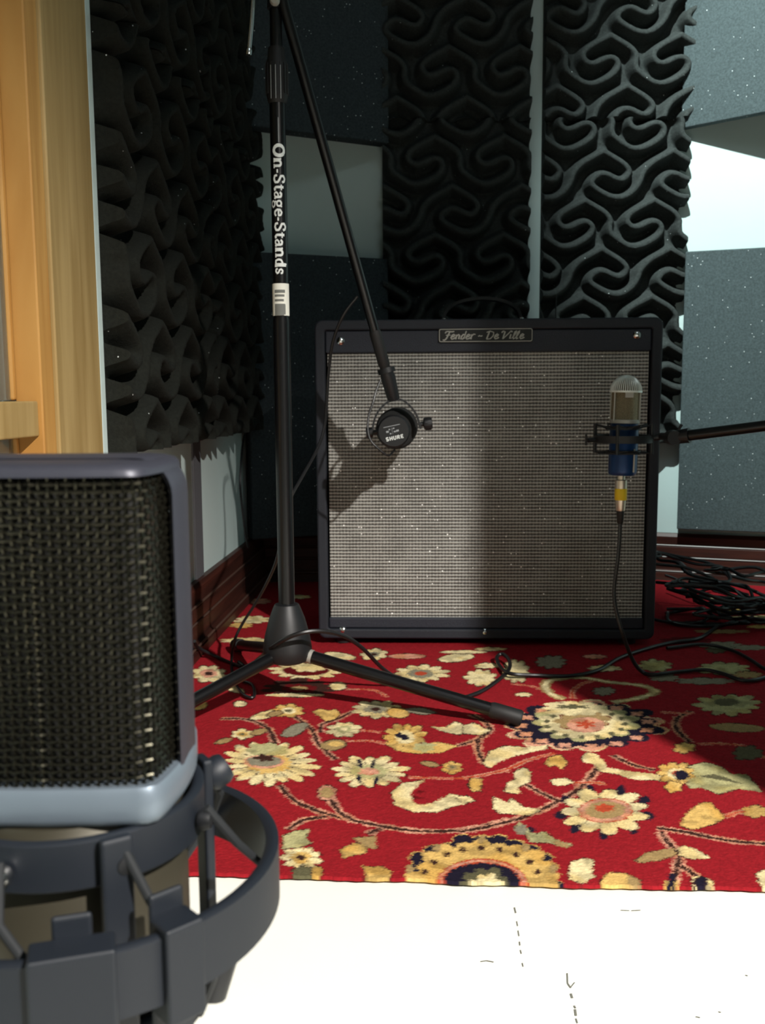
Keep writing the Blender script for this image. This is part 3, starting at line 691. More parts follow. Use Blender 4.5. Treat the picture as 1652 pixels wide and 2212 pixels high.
# ================================================================== amplifier
A0 = fl(690, 1401); A1 = fl(1411, 1404)
amp_rz = atan2(A1.y - A0.y, A1.x - A0.x)
AW, AH, AD = .632, .596, .262
amp = empty('guitar_amplifier', ((A0.x + A1.x) / 2, (A0.y + A1.y) / 2, RZ + .0024), amp_rz)
tag(amp, 'black guitar combo amplifier with silver grille cloth standing on the rug', 'amplifier')
F0 = .012
def rbox(x0, x1, y0, y1, z0, z1, r, seg=5):   # box rounded in the XZ plane corners at the front
    pts = []
    for cx, cz, a0 in ((x1 - r, z0 + r, -90), (x1 - r, z1 - r, 0), (x0 + r, z1 - r, 90), (x0 + r, z0 + r, 180)):
        for i in range(seg + 1):
            a = radians(a0 + 90 * i / seg); pts.append((cx + r * cos(a), cz + r * sin(a)))
    return [[Vector((x, y, z)) for x, z in pts] for y in (y0, y1)]
cab = MB()
outer = rbox(-AW / 2, AW / 2, 0, AD, F0, F0 + AH, .014); inner = rbox(-AW / 2 + .019, AW / 2 - .019, 0, AD, F0 + .019, F0 + AH - .019, .004)
n = len(outer[0]); vs = outer[0] + outer[1] + inner[0] + inner[1]
fs = []
for j in range(n):
    k = (j + 1) % n
    fs += [(j, k, n + k, n + j), (j, 2 * n + j, 2 * n + k, k), (2 * n + j, 3 * n + j, 3 * n + k, 2 * n + k), (n + j, n + k, 3 * n + k, 3 * n + j)]
cab.add(vs, fs)
cab.build('cabinet', M['tolex_side'], amp, bevel=.004)
bk = MB(); bk.box((-AW / 2 + .02, AD - .03, F0 + .02), (AW / 2 - .02, AD - .02, F0 + AH - .02)); bk.build('back_panel', M['tolex_side'], amp)
b = MB(); b.box((-AW / 2 + .0195, .004, F0 + AH - .060), (AW / 2 - .0195, .05, F0 + AH - .0195)); b.build('top_panel', M['tolex'], amp, bevel=.003)
b = MB(); b.box((-AW / 2 + .0195, .004, F0 + .0195), (AW / 2 - .0195, .05, F0 + .040)); b.build('bottom_panel', M['tolex'], amp, bevel=.003)
b = MB(); b.box((-AW / 2 + .0225, .010, F0 + .040), (AW / 2 - .0225, .020, F0 + AH - .060)); b.build('grille_cloth', M['cloth'], amp)
for sx in (-1, 1):
    for y in (.03, AD - .03):
        f_ = MB(); f_.lathe([(.016, 0), (.016, .008), (.019, F0)], Matrix.Translation((sx * (AW / 2 - .045), y, 0))); f_.build('foot', M['rub'], amp, smooth=True)
def amploc(px, py, yl=0.0):   # local x,z on the amp front for a pixel
    d = ray(px, py); c, s = cos(amp_rz), sin(amp_rz)
    nrm = Vector((-s, c, 0)); o = amp.location + nrm * yl
    t = (o - CP).dot(nrm) / d.dot(nrm); p = CP + d * t - amp.location
    return p.x * c + p.y * s, p.z
for (px, py) in ((735, 736), (1377, 723), (740, 1363), (1047, 1367)):
    x, z = amploc(px, py); s_ = MB()
    s_.lathe([(.0075, 0), (.0075, .001), (.006, .0025), (.0035, .004), (0, .0045)], TR((x, .004, z), (0, -1, 0)), 20); s_.build('screw', M['chrome'], amp, smooth=True)
# badge
bx0, bz0 = amploc(947, 740); bx1, bz1 = amploc(1151, 708)
bd = MB(); bd.box((bx0, .0005, bz0), (bx1, .004, bz1)); bdo = bd.build('badge', M['badge'], amp, bevel=.001)
fr = MB()
def rr(x0, x1, z0, z1, r):
    p = []
    for cx, cz, a0 in ((x1 - r, z0 + r, -90), (x1 - r, z1 - r, 0), (x0 + r, z1 - r, 90), (x0 + r, z0 + r, 180)): p += arc(cx, cz, r, r, a0, a0 + 90, 4)
    return p + [p[0]]
strokes(fr, [(rr(bx0 + .0015, bx1 - .0015, bz0 + .0015, bz1 - .0015, .003), .0013)], lambda u, v: (u, -.0002, v), step=.01)
SCR = []
def S(off, pts, w=.17): SCR.append(([(off + x + y * .28, y) for x, y in pts], w))
# F e n d e r  (script)
S(0, [(.05, .78), (.12, .98), (.35, 1.02), (.8, .96), (1.0, 1.02)], .15); S(0, [(.52, .98), (.45, .5), (.38, .1), (.2, -.12), (.02, -.05)], .17); S(0, [(.2, .52), (.72, .55)], .11)
def e_(o): S(o, [(0, .28), (.3, .38), (.36, .55), (.22, .64), (.06, .5), (.02, .2), (.15, .02), (.38, .1), (.5, .22)])
def n_s(o): S(o, [(0, .6), (.06, .0)]); S(o, [(.04, .42), (.25, .62), (.36, .5), (.36, .05), (.5, .1)])
e_(.85); n_s(1.4)
S(1.98, [(.4, .55), (.18, .62), (.02, .35), (.06, .03), (.25, .04), (.42, .35)]); S(1.98, [(.38, 1.05), (.38, .08), (.52, .12)], .13)
e_(2.55); S(3.1, [(0, .62), (.06, .0)]); S(3.1, [(.06, .4), (.2, .66), (.42, .6)], .14)
S(3.9, [(0, .34), (.12, .46), (.3, .36), (.44, .46)], .13)
S(4.75, [(.25, .98), (.18, .0)], .17); S(4.75, [(-.05, .85), (.3, 1.02), (.75, .85), (.82, .45), (.6, .05), (.18, -.02)], .13); e_(5.75)
S(6.45, [(-.05, .8), (.1, 1.0), (.3, .95), (.3, .0)], .16); S(6.45, [(.3, .0), (.7, .6), (.95, 1.02), (1.15, .95)], .12)
S(7.5, [(0, .6), (.02, .05), (.2, .1)]); S(7.5, [(.02, .84), (.03, .93)], .13)
S(7.8, [(.0, .1), (.22, .8), (.2, 1.04), (.08, .9), (.05, .2), (.14, .0), (.28, .12)]); S(8.15, [(.0, .1), (.22, .8), (.2, 1.04), (.08, .9), (.05, .2), (.14, .0), (.28, .12)]); e_(8.6)
uw = (bx1 - bx0) * .90 / 9.55; vh = (bz1 - bz0) * .56
tx = MB(); strokes(tx, SCR, lambda u, v: (bx0 + (bx1 - bx0) * .045 + u * uw, -.0003, bz0 + (bz1 - bz0) * .22 + v * vh), step=10)
fr.build('badge_border', M['silver'], bdo); tx.build('badge_lettering', M['silver'], bdo)
# handle
hx0, _ = amploc(962, 690); hx1, _ = amploc(1140, 690); zt = F0 + AH; xm = (hx0 + hx1) / 2; hw = (hx1 - hx0) / 2
hp = [Vector((xm - hw * cos(a), .13, zt + .006 + .042 * sin(a) ** .8)) for a in [pi * i / 20 for i in range(21)]]
h_ = MB(); rings = []
for i, p in enumerate(hp):
    t = (hp[min(i + 1, 20)] - hp[max(i - 1, 0)]).normalized(); nn = Vector((-t.z, 0, t.x)); wd = .013
    rings.append([p + Vector((0, -wd, 0)) - nn * .003, p + Vector((0, wd, 0)) - nn * .003, p + Vector((0, wd, 0)) + nn * .003, p + Vector((0, -wd, 0)) + nn * .003])
h_.loft(rings); ho = h_.build('handle', M['blkm'], amp, smooth=True)
for x in (hx0, hx1):
    c_ = MB(); c_.box((x - .010, .115, zt), (x + .010, .145, zt + .006)); c_.lathe([(.006, 0), (.006, .003), (.002, .006)], Matrix.Translation((x, .118, zt + .006)), 12)
    c_.build('handle_bracket', M['chrome'], amp, bevel=.002)

# ================================================================== mic stand with boom
G = at(619, 1300, 1.40); GX, GY = G.x, G.y
foot_px = (1108, 1556)
fa = fl(*foot_px, .014)
LEG = sqrt((fa.x - GX) ** 2 + (fa.y - GY) ** 2); a0 = atan2(fa.y - GY, fa.x - GX)
st = empty('microphone_stand', (GX, GY, RZ))
tag(st, 'black tripod boom microphone stand in front of the amplifier with white lettering', 'microphone stand')
I_ = Matrix.Translation((-GX, -GY, -RZ))
def sp(mb, name, m, parent=None, **k):
    o = mb.build(name, m, parent or st, **k); o.matrix_parent_inverse = I_ if parent is None else Matrix.Identity(4); return o
def V3(x, y, z): return Vector((GX + x, GY + y, z))
TOP = at(590, -38, GY).z
b = MB(); b.tube([V3(0, 0, .075), V3(0, 0, at(600, 690, GY).z)], .0122, 20); pol = sp(b, 'lower_pole', M['blk'], smooth=True)
zj = at(600, 690, GY).z; zu = TOP
b = MB(); b.tube([V3(0, 0, zj), V3(0, 0, at(590, 160, GY).z)], .0112, 24); upp = sp(b, 'upper_pole', M['blk'], smooth=True)
z1 = at(590, 225, GY).z
b = MB(); prof = [(.0115, z1), (.0135, z1 + .003), (.0150, z1 + .010), (.0150, z1 + .055), (.0130, z1 + .060), (.0115, z1 + .075)]
b.lathe([(r, z) for r, z in prof], Matrix.Translation((GX, GY, 0)), 24)
for k in range(14):
    a = 2 * pi * k / 14; b.box((-.0012, .0145, z1 + .012), (.0012, .0162, z1 + .053), Matrix.Translation((GX, GY, 0)) @ Matrix.Rotation(a, 4, 'Z'))
sp(b, 'height_clutch', M['rub'], smooth=True)
b = MB(); b.tube([V3(0, 0, z1 + .07), V3(0, 0, TOP)], .0085, 20); sp(b, 'inner_shaft', M['blk'], smooth=True)
# hub cone
zh0 = at(622, 1428, GY).z
b = MB(); b.lathe([(.026, zh0), (.034, zh0 + .004), (.037, zh0 + .012), (.037, zh0 + .022), (.034, zh0 + .040), (.027, zh0 + .066), (.020, zh0 + .084), (.018, zh0 + .088), (.013, zh0 + .090)], Matrix.Translation((GX, GY, 0)), 32)
sp(b, 'hub', M['blkm'], smooth=True)
for k in range(3):
    a = a0 + 2 * pi * k / 3 + (radians(6) if k == 1 else 0); d = Vector((cos(a), sin(a), 0))
    p0 = V3(0, 0, zh0 + .012) + d * .024; p1 = V3(0, 0, RZ + .0145) + d * (LEG + .004)
    b = MB(); b.tube([p0, p1], .0098, 16); lg = sp(b, 'leg', M['blk'], smooth=True)
    e = (p1 - p0).normalized(); c = MB(); c.tube([p1 - e * .038, p1 - e * .034, p1 + e * .006, p1 + e * .009], [.0105, .0118, .0118, .010], 16)
    sp(c, 'rubber_foot', M['rub'], lg, smooth=True).matrix_parent_inverse = Matrix.Identity(4)
    if k == 0:
        c = MB(); c.tube([p0 - e * .004, p0 + e * .016], .0108, 16); sp(c, 'chrome_ferrule', M['silver'], lg, smooth=True)
# lettering on pole: reads downwards, tops to the right
LET = []
def Q(o, pts, w): LET.append(([(o + x, y) for x, y in pts], w))
TK, TN = .25, .11
def gO(o): Q(o, arc(.42, .5, .36, .47, 60, 300), TK); Q(o, arc(.42, .5, .36, .47, -60, 60), TK); return .95
def gn(o): Q(o, [(.15, 0), (.15, .62)], TK); Q(o, [(0, .04), (.32, .04)], TN); Q(o, [(0, .62), (.15, .62)], TN); Q(o, [(.18, .5)] + arc(.38, .46, .18, .18, 120, 0) + [(.56, 0)], .18); Q(o, [(.42, .04), (.72, .04)], TN); return .80
def gdash(o): Q(o, [(0, .32), (.25, .32)], .13); return .36
def gS(o): Q(o, [(.55, .72), (.5, .9), (.3, .99), (.1, .85), (.12, .62), (.35, .5), (.55, .35), (.55, .12), (.32, .01), (.1, .08), (.06, .3)], .17); return .72
def gt(o): Q(o, [(.18, .85), (.18, .18), (.28, .04), (.42, .1)], .18); Q(o, [(.0, .64), (.4, .64)], TN); return .46
def ga(o): Q(o, [(.08, .5), (.2, .63), (.38, .6), (.43, .45), (.43, .1), (.55, .04)], .17); Q(o, [(.43, .38), (.2, .34), (.07, .2), (.14, .03), (.3, .03), (.43, .14)], .13); return .62
def gg(o): Q(o, arc(.26, .42, .19, .2, 0, 360), .14); Q(o, [(.38, .58), (.52, .64)], TN); Q(o, [(.16, .22), (.1, .08), (.4, .02), (.52, -.12), (.36, -.28), (.12, -.26), (.05, -.12), (.16, .02)], .12); return .62
def ge(o): Q(o, [(.1, .36), (.5, .36), (.46, .55), (.28, .64), (.1, .5), (.07, .25), (.2, .04), (.38, .03), (.52, .14)], .15); return .62
def gd(o): Q(o, [(.45, .98), (.45, .04), (.6, .04)], TK); Q(o, [(.34, .98), (.45, .98)], TN); Q(o, [(.42, .5), (.28, .63), (.1, .5), (.06, .28), (.14, .05), (.3, .02), (.42, .14)], .15); return .68
def gs(o): Q(o, [(.38, .45), (.36, .6), (.2, .63), (.08, .5), (.14, .36), (.32, .27), (.38, .14), (.24, .02), (.08, .06), (.05, .2)], .14); return .5
o_ = 0
for gfn in (gO, gn, gdash, gS, gt, ga, gg, ge, gdash, gS, gt, ga, gn, gd, gs):
    o_ += gfn(o_)
zt0 = at(597, 316, GY).z; zt1 = at(597, 596, GY).z; us = (zt0 - zt1) / o_; vsz = .0165
def onpole(u, v):
    a = ((v - .42) * vsz + .001) / .0114; r = .01145
    return V3(r * sin(a), -r * cos(a), zt0 - u * us)
b = MB(); strokes(b, LET, onpole, step=.08); sp(b, 'lettering', M['white'], upp).matrix_parent_inverse = Matrix.Identity(4)
b = MB(); strokes(b, [([(0, 0), (1, 0)], 1.0)], lambda u, v: V3(.0115 * sin(v * 0 + (.0)), -.0115, 0), step=2)
def patch(mb, x0, x1, za, zb, r, mi=0, n=12):   # patch wrapped on the pole, x as arc length
    vs = []
    for i in range(n + 1):
        a = (x0 + (x1 - x0) * i / n) / r
        for z in (za, zb): vs.append(V3(r * sin(a), -r * cos(a), z))
    mb.add(vs, [(2 * i, 2 * i + 2, 2 * i + 3, 2 * i + 1) for i in range(n)], mi)
b = MB(); zs0 = at(600, 614, GY).z; zs1 = at(600, 683, GY).z
patch(b, -.0150, .0165, zs0, zs1, .0125)
for i in range(6):
    zz = zs0 - .009 - i * .0066
    patch(b, -.0085, .0075 - (i % 3) * .001, zz, zz - (.0045 if i < 1 else .0032), .0127, 1)
patch(b, -.0085, .0080, zs0 - .030, zs0 - .044, .0126, 1)
b.build('sticker', [M['sticker'], M['ink']], upp).matrix_parent_inverse = Matrix.Identity(4)
# thin printed lines above the lettering
for x in (-.007, .0, .007):
    b = MB(); patch(b, x - .0005, x + .0005, at(590, 148, GY).z, at(590, 220, GY).z, .0168); sp(b, 'printed_line', M['grey_print'], upp).matrix_parent_inverse = Matrix.Identity(4)
b = MB(); patch(b, .0015, .0025, at(592, 258, GY).z, at(592, 312, GY).z, .0115)
sp(b, 'printed_line', M['grey_print'], upp).matrix_parent_inverse = Matrix.Identity(4)
# children of a part: parts were placed with the stand's inverse, so undo it
# boom
yk = at(850, 858, 1.585)
bt = V3(.0, -.022, TOP + .012)
bend = at(826, 775, 1.57)
bd_ = (bend - bt).normalized()
b = MB(); b.tube([bt - bd_ * .30, bend], .0078, 16); bm_ = sp(b, 'boom_arm', M['blk'], smooth=True)
b = MB(); b.tube([bend - bd_ * .05, bend - bd_ * .045, bend + bd_ * .01, bend + bd_ * .015], [.0085, .0098, .0098, .0085], 16); sp(b, 'boom_collar', M['rub'], smooth=True)
b = MB(); b.tube([bt - bd_ * .33, bt - bd_ * .24], .022, 20); sp(b, 'counterweight', M['blkm'], smooth=True)
b = MB(); b.lathe([(.0, -.022), (.018, -.022), (.019, -.018), (.019, .018), (.016, .022), (.0, .022)], TR(bt + Vector((0, .016, 0)), (0, 1, 0)), 24)
b.tube([V3(0, 0, TOP - .035), V3(0, 0, TOP + .01)], .0115, 16); sp(b, 'boom_clutch', M['blkm'], smooth=True)
pa = at(547, -12, 1.36); pb = at(543, 52, 1.355); pc = at(538, 104, 1.35)
b = MB(); b.tube([at(590, -14, 1.37), at(560, -16, 1.36), pa, pb, pc], .0034, 12); b.tube([pc, pc + (pc - pb).normalized() * .004, pc + (pc - pb).normalized() * .010], [.0034, .0048, .0040], 12)
sp(b, 'clutch_lever', M['chrome'], smooth=True)
b = MB(); b.lathe([(0, 0), (.006, 0), (.007, .004), (.005, .008), (0, .009)], TR(at(594, 4, 1.375), (0, -1, 0)), 16); sp(b, 'clutch_bolt', M['silver'], smooth=True)

# ================================================================== dynamic mic on the boom
mr = at(850, 932, 1.560); mf = at(862, 920, 1.722)
ax = (mf - mr).normalized()
dm = empty('dynamic_microphone', tuple(mr)); tag(dm, 'black broadcast microphone in a yoke hanging from the boom, aimed at the grille', 'microphone')
DI = Matrix.Translation(-mr)
def dp(mb, name, m, parent=None, **k):
    o = mb.build(name, m, parent or dm, **k); 
    o.matrix_parent_inverse = DI if parent is None else Matrix.Identity(4); return o
T = TR(mr, ax, (1, 0, 0))
b = MB(); b.lathe([(0, .0), (.0245, .0), (.0265, .002), (.0272, .006), (.0272, .050), (.025, .054), (.025, .085), (.0, .086)], T, 40); body = dp(b, 'body', M['blkm'], smooth=True)
b = MB(); b.lathe([(.025, .056), (.0320, .060), (.0350, .070), (.0350, .135), (.0330, .150), (.029, .160), (.012, .164), (0, .165)], T, 40); dp(b, 'windscreen', M['mfoam'], smooth=True)
# rear print: SHURE, switch symbols
rot = radians(12)
def rear(u, v):
    uu = u * cos(rot) - v * sin(rot); vv = u * sin(rot) + v * cos(rot); return T @ Vector((uu, vv, -.0006))
Ty = T.col[1].xyz
sgn = 1 if Ty.z > 0 else -1
def rear2(u, v): 
    uu = u * cos(rot) - v * sin(rot); vv = (u * sin(rot) + v * cos(rot)); x = T.col[0].xyz; y = T.col[1].xyz * sgn
    return mr + x * uu + y * vv - ax * .0006
SH = []
def H(o, pts, w=.24): SH.append(([(o + x * .8, y) for x, y in pts], w))
H(0, [(.7, .82), (.55, .92), (.2, .92), (.1, .72), (.2, .52), (.6, .46), (.7, .28), (.6, .08), (.2, .08), (.08, .2)]); H(.85, [(.1, 0), (.1, 1)]); H(.85, [(.7, 0), (.7, 1)]); H(.85, [(.1, .5), (.7, .5)])
H(1.7, [(.1, 1), (.1, .25), (.25, .08), (.55, .08), (.7, .25), (.7, 1)]); H(2.55, [(.1, 0), (.1, .9), (.55, .9), (.7, .72), (.55, .5), (.1, .5)]); H(2.55, [(.4, .5), (.7, 0)]); H(3.4, [(.7, .9), (.1, .9), (.1, .1), (.7, .1)]); H(3.4, [(.1, .5), (.6, .5)])
b = MB(); strokes(b, [([(x * .0073 - .0150, y * .0062 - .0135) for x, y in p], w * .0066) for p, w in SH], rear2, step=1)
dp(b, 'brand_lettering', M['white'], body)
b = MB(); strokes(b, [([(-.0150, .0095), (.0125, .0095)], .0010)], rear2, step=1)
for cx, cy, r_ in ((-.0100, .0015, .0022), (-.006, .0045, .0014), (-.0055, -.0025, .0014), (.001, .0050, .0015), (.002, -.0005, .0018), (.0065, .0, .0022)):
    strokes(b, [([(cx - r_, cy), (cx + r_, cy)], r_ * 1.4)], rear2, step=1)
strokes(b, [([(-.002, .0065), (-.002, -.004)], .0005)], rear2, step=1)
dp(b, 'switch_markings', M['grey_print'], body)
# yoke
yy = 1.60
yl = [at(x, y, yy) for x, y in ((804, 938), (807, 912), (816, 890), (832, 872), (850, 864), (868, 864), (886, 878), (900, 898), (908, 926))]
b = MB(); P = spline(yl, 5); rings = []
for i, p in enumerate(P):
    t = (P[min(i + 1, len(P) - 1)] - P[max(i - 1, 0)]).normalized(); nn = Vector((0, 1, 0)).cross(t).normalized()
    rings.append([p + nn * .0016 - Vector((0, .009, 0)), p + nn * .0016 + Vector((0, .009, 0)), p - nn * .0016 + Vector((0, .009, 0)), p - nn * .0016 - Vector((0, .009, 0))])
b.loft(rings); dp(b, 'yoke', M['blkm'], smooth=True)
kn = at(914, 916, yy); b = MB(); b.lathe([(.004, -.006), (.004, 0), (.0095, .001), (.0105, .004), (.0105, .012), (.009, .015), (0, .015)], TR(kn, (1, 0, .1)), 18)
for k in range(12): b.box((-.001, .0100, .003), (.001, .0112, .013), TR(kn, (1, 0, .1)) @ Matrix.Rotation(2 * pi * k / 12, 4, 'Z'))
dp(b, 'yoke_knob', M['blkm'], smooth=True)
kl = at(806, 934, yy); b = MB(); b.lathe([(0, -.012), (.008, -.012), (.009, -.008), (.009, -.002), (.004, 0), (.004, .008)], TR(kl, (1, 0, .1)), 18); dp(b, 'yoke_knob', M['blkm'], smooth=True)
b = MB(); b.tube([bend + bd_ * .0165, at(838, 815, 1.583), at(850, 862, 1.598)], [.0095, .0125, .0105], 16); b.tube([at(833, 795, 1.58), at(836, 806, 1.58)], .0145, 16)
dp(b, 'thread_mount', M['blkm'], smooth=True)
b = MB(); cp = spline([at(822, 820, 1.57), at(812, 845, 1.565), at(806, 868, 1.56), at(797, 895, 1.556), at(794, 925, 1.552), at(800, 950, 1.55), at(816, 968, 1.55), at(838, 984, 1.556), at(852, 972, 1.575)], 8)
b.tube(cp, .0019, 8); dp(b, 'capsule_lead', M['cable'], smooth=True)

# ================================================================== blue mic on the right stand
by = 1.56
bc = at(1345, 970, by); mpx = by / FPX / cos(PITCH)
zt_ = at(1348, 811, by).z; zbk = at(1346, 915, by).z; zbb = at(1343, 1026, by).z
bmq = empty('condenser_microphone', (bc.x, bc.y, zbb)); tag(bmq, 'blue and champagne large condenser microphone upright before the right side of the amplifier', 'microphone')
tilt = Matrix.Rotation(radians(1.5), 4, 'Y')
MT = tilt
def bl(prof, name, m, n=40, **k):
    b = MB(); b.lathe([(r, z - zbb) for r, z in prof], None, n); return b.build(name, m, bmq, smooth=True, **k)
bmq.rotation_euler = (0, radians(1.2), 0)
bl([(0, zbb), (.0205, zbb), (.0228, zbb + .003), (.0232, zbb + .008), (.0232, zbk - .004), (.0215, zbk)], 'body', M['blue'])
bl([(.0215, zbk), (.0240, zbk + .001), (.0240, zbk + .006), (.0230, zbk + .007)], 'basket_ring', M['silver'])
hb = zt_ - .026
bl([(.0225, zbk + .007), (.0225, hb)], 'basket', M['basket'])
b = MB()
for k in range(44):
    a = 2 * pi * k / 44; b.tube([Vector((.0252 * cos(t) * cos(a), .0252 * cos(t) * sin(a), hb - zbb + .026 * sin(t))) for t in [radians(q) for q in (0, 18, 36, 54, 72, 84)]], .0009, 5)
for z_, r_ in ((hb, .0252), (zt_ - .001, .004)): b.lathe([(r_ + .001, z_ - zbb - .0015), (r_ + .001, z_ - zbb + .0015), (r_ - .002, z_ - zbb + .0015), (r_ - .002, z_ - zbb - .0015)], None, 32, closed=True)
b.build('dome', M['rib'], bmq, smooth=True)
bl([(.0222, hb), (.019, hb + .012), (.010, hb + .020), (0, hb + .022)], 'dome_mesh', M['basket'])
for a in (30, 150, 210, 330):
    b = MB(); b.tube([Vector((.0240 * cos(radians(a)), .0240 * sin(radians(a)), zbk - zbb + .004)), Vector((.0240 * cos(radians(a)), .0240 * sin(radians(a)), hb - zbb))], .0014, 8); b.build('basket_post', M['silver'], bmq, smooth=True)
b = MB(); b.box((-.007, -.0240, hb - zbb - .010), (.007, -.0215, hb - zbb)); b.build('badge', M['silver'], bmq, bevel=.001)
b = MB(); b.box((.0115, -.0222, .006), (.0140, -.0190, .044)); b.build('painted_highlight', M['silver'], bmq, bevel=.0005)  # silver strip laid on the blue body as a painted highlight
# XLR plug
xz0 = at(1342, 1103, by).z; xz1 = at(1342, 1036, by).z
pg = empty('xlr_plug', (bc.x - .0015, bc.y, xz0)); tag(pg, 'nickel cable plug with a yellow band hanging under the blue microphone', 'plug')
b = MB(); b.lathe([(.0070, 0), (.0078, .004), (.0086, .016), (.0095, .024), (.0095, xz1 - xz0 - .001), (.0085, xz1 - xz0)], None, 28); b.lathe([(.0062, xz1 - xz0), (.0062, zbb - xz0 + .0)], None, 20)
b.build('shell', M['nickel'], pg, smooth=True)
b = MB(); b.lathe([(.0097, at(1342, 1080, by).z - xz0), (.0100, at(1342, 1079, by).z - xz0), (.0100, at(1342, 1056, by).z - xz0), (.0097, at(1342, 1055, by).z - xz0)], None, 28); b.build('tape_band', M['yellow'], pg, smooth=True)
b = MB(); b.lathe([(.0035, -.022), (.0052, -.020), (.0066, 0)], None, 20); b.build('strain_relief', M['rub'], pg, smooth=True)
# shock mount
smt = empty('shock_mount', (bc.x, bc.y, bc.z)); tag(smt, 'black spidery shock mount gripping the blue microphone', 'shock mount')
zc = at(1345, 945, by).z - bc.z
def smp(b, name, m, **k): return b.build(name, m, smt, **k)
def ringm(R, z, h, t): return [(R, z - h / 2), (R, z + h / 2), (R + t, z + h / 2), (R + t, z - h / 2)]
for zz in (.016, -.024):
    b = MB(); b.lathe(ringm(.0245, zc + zz, .006, .004), None, 40, closed=True); smp(b, 'inner_ring', M['blkm'], smooth=True)
b = MB(); b.lathe(ringm(.044, zc - .002, .012, .004), None, 48, closed=True)
smp(b, 'outer_ring', M['blkm'], smooth=True)
for k in range(4):
    a = radians(45 + 90 * k + 20); b = MB(); b.tube([Vector((.046 * cos(a), .046 * sin(a), zc - .026)), Vector((.046 * cos(a), .046 * sin(a), zc + .022))], .0030, 8); smp(b, 'post', M['blkm'], smooth=True)
for k in range(8):
    a = radians(45 * k + 20); a2 = radians(45 * k + 42)
    for zz, zr in ((.021, .016), (-.025, -.024)):
        el = MB(); el.tube([Vector((.046 * cos(a), .046 * sin(a), zc + zz)), Vector((.029 * cos(a2), .029 * sin(a2), zc + zr)), Vector((.046 * cos(a + radians(45)), .046 * sin(a + radians(45)), zc + zz))], .0013, 6)
        smp(el, 'elastic', M['elastic'], smooth=True)
b = MB(); b.tube([Vector((-.060, -.01, zc - .004)), Vector((-.045, -.006, zc - .003))], .004, 10); b.tube([Vector((-.063, -.01, zc - .012)), Vector((-.063, -.01, zc + .006))], .0018, 8); smp(b, 'clamp_screw', M['blkm'], smooth=True)
je = at(1452, 945, 1.50) - Vector(bc)
b = MB(); b.tube([Vector((.045, -.004, zc - .001)), Vector((.06, -.01, zc + .002)), je], [.005, .006, .007], 12); b.lathe([(0, -.012), (.011, -.012), (.012, 0), (.011, .012), (0, .012)], TR(je, (0, 1, 0)), 20); smp(b, 'swivel_joint', M['blkm'], smooth=True)
# right stand (mostly beyond the picture edge)
s2 = empty('boom_stand', (1.02, 1.02, RZ)); tag(s2, 'black boom arm entering from the right edge to hold the blue microphone', 'microphone stand')
S2 = Matrix.Translation((-1.02, -1.02, -RZ))
def s2p(b, name, m, parent=None, **k): o = b.build(name, m, parent or s2, **k); o.matrix_parent_inverse = S2 if parent is None else Matrix.Identity(4); return o
e0 = at(1462, 944, 1.50); e1 = at(1655, 919, 1.42); ed = (e1 - e0).normalized(); kk = (1.02 - e0.x) / ed.x
e2 = e0 + ed * kk; s2z = e2.z
b = MB(); b.tube([e0 + ed * .012, e2 + ed * .10], .0085, 16); s2p(b, 'boom_arm', M['blk'], smooth=True)
b = MB(); b.tube([e0 - ed * .002, e0 + ed * .02], [.011, .012], 14); b.tube([e0 + Vector((-.002, -.012, .012)), e0 + Vector((.003, -.013, .020))], .0022, 8); s2p(b, 'boom_end_clamp', M['blkm'], smooth=True)
b = MB(); b.tube([Vector((1.02, e2.y + .02, .07)), Vector((1.02, e2.y + .02, s2z + .02))], .0115, 16); s2p(b, 'pole', M['blk'], smooth=True)
b = MB(); b.lathe([(0, -.03), (.02, -.03), (.02, .03), (0, .03)], TR(e2, (0, 1, 0)), 20); s2p(b, 'boom_clutch', M['blkm'], smooth=True)
b = MB(); b.lathe([(.036, .07), (.038, .09), (.024, .14), (.013, .15)], Matrix.Translation((1.02, e2.y + .02, 0)), 24); s2p(b, 'hub', M['blkm'], smooth=True)
for k in range(3):
    a = radians(80 + 120 * k); b = MB(); p0 = Vector((1.02, e2.y + .02, .085)); p1 = Vector((1.02 + .33 * cos(a), e2.y + .02 + .33 * sin(a), RZ + .012)); b.tube([p0, p1], .0095, 12); s2p(b, 'leg', M['blk'], smooth=True)

# ================================================================== cables
def cable(pts, label, r=.0033, k=8, name='cable', grp=None, m=None):
    b = MB(); b.tube(spline(pts, k), r, 8); o = b.build(name, m or M['cable'], smooth=True); tag(o, label, 'cable', grp); return o
def F(x, y, z=None): return fl(x, y, RZ + .0060 if z is None else z)
cable([Vector((bc.x - .0015, bc.y, xz0 - .020)), at(1338, 1160, by), at(1334, 1210, by), at(1326, 1275, by), at(1331, 1320, by - .005), at(1345, 1370, by - .01), at(1366, 1425, 1.56), F(1388, 1452, RZ + .006), F(1415, 1457), F(1460, 1452), F(1520, 1447), F(1560, 1455), F(1605, 1470), F(1650, 1464), F(1700, 1440)],
      'black cable dropping from the yellow banded plug and running right over the rug')
cable([F(1000, 1508), F(1040, 1493), F(1075, 1470), F(1098, 1448), F(1100, 1428, RZ + .012), F(1086, 1413, RZ + .016), F(1073, 1420, RZ + .012), F(1080, 1440, RZ + .006), F(1102, 1455, RZ + .010), F(1160, 1459), F(1230, 1460), F(1290, 1448), F(1340, 1420), F(1400, 1400), F(1450, 1388), F(1510, 1378), F(1550, 1352)],
      'black cable with a small loop on the rug in front of the amplifier')
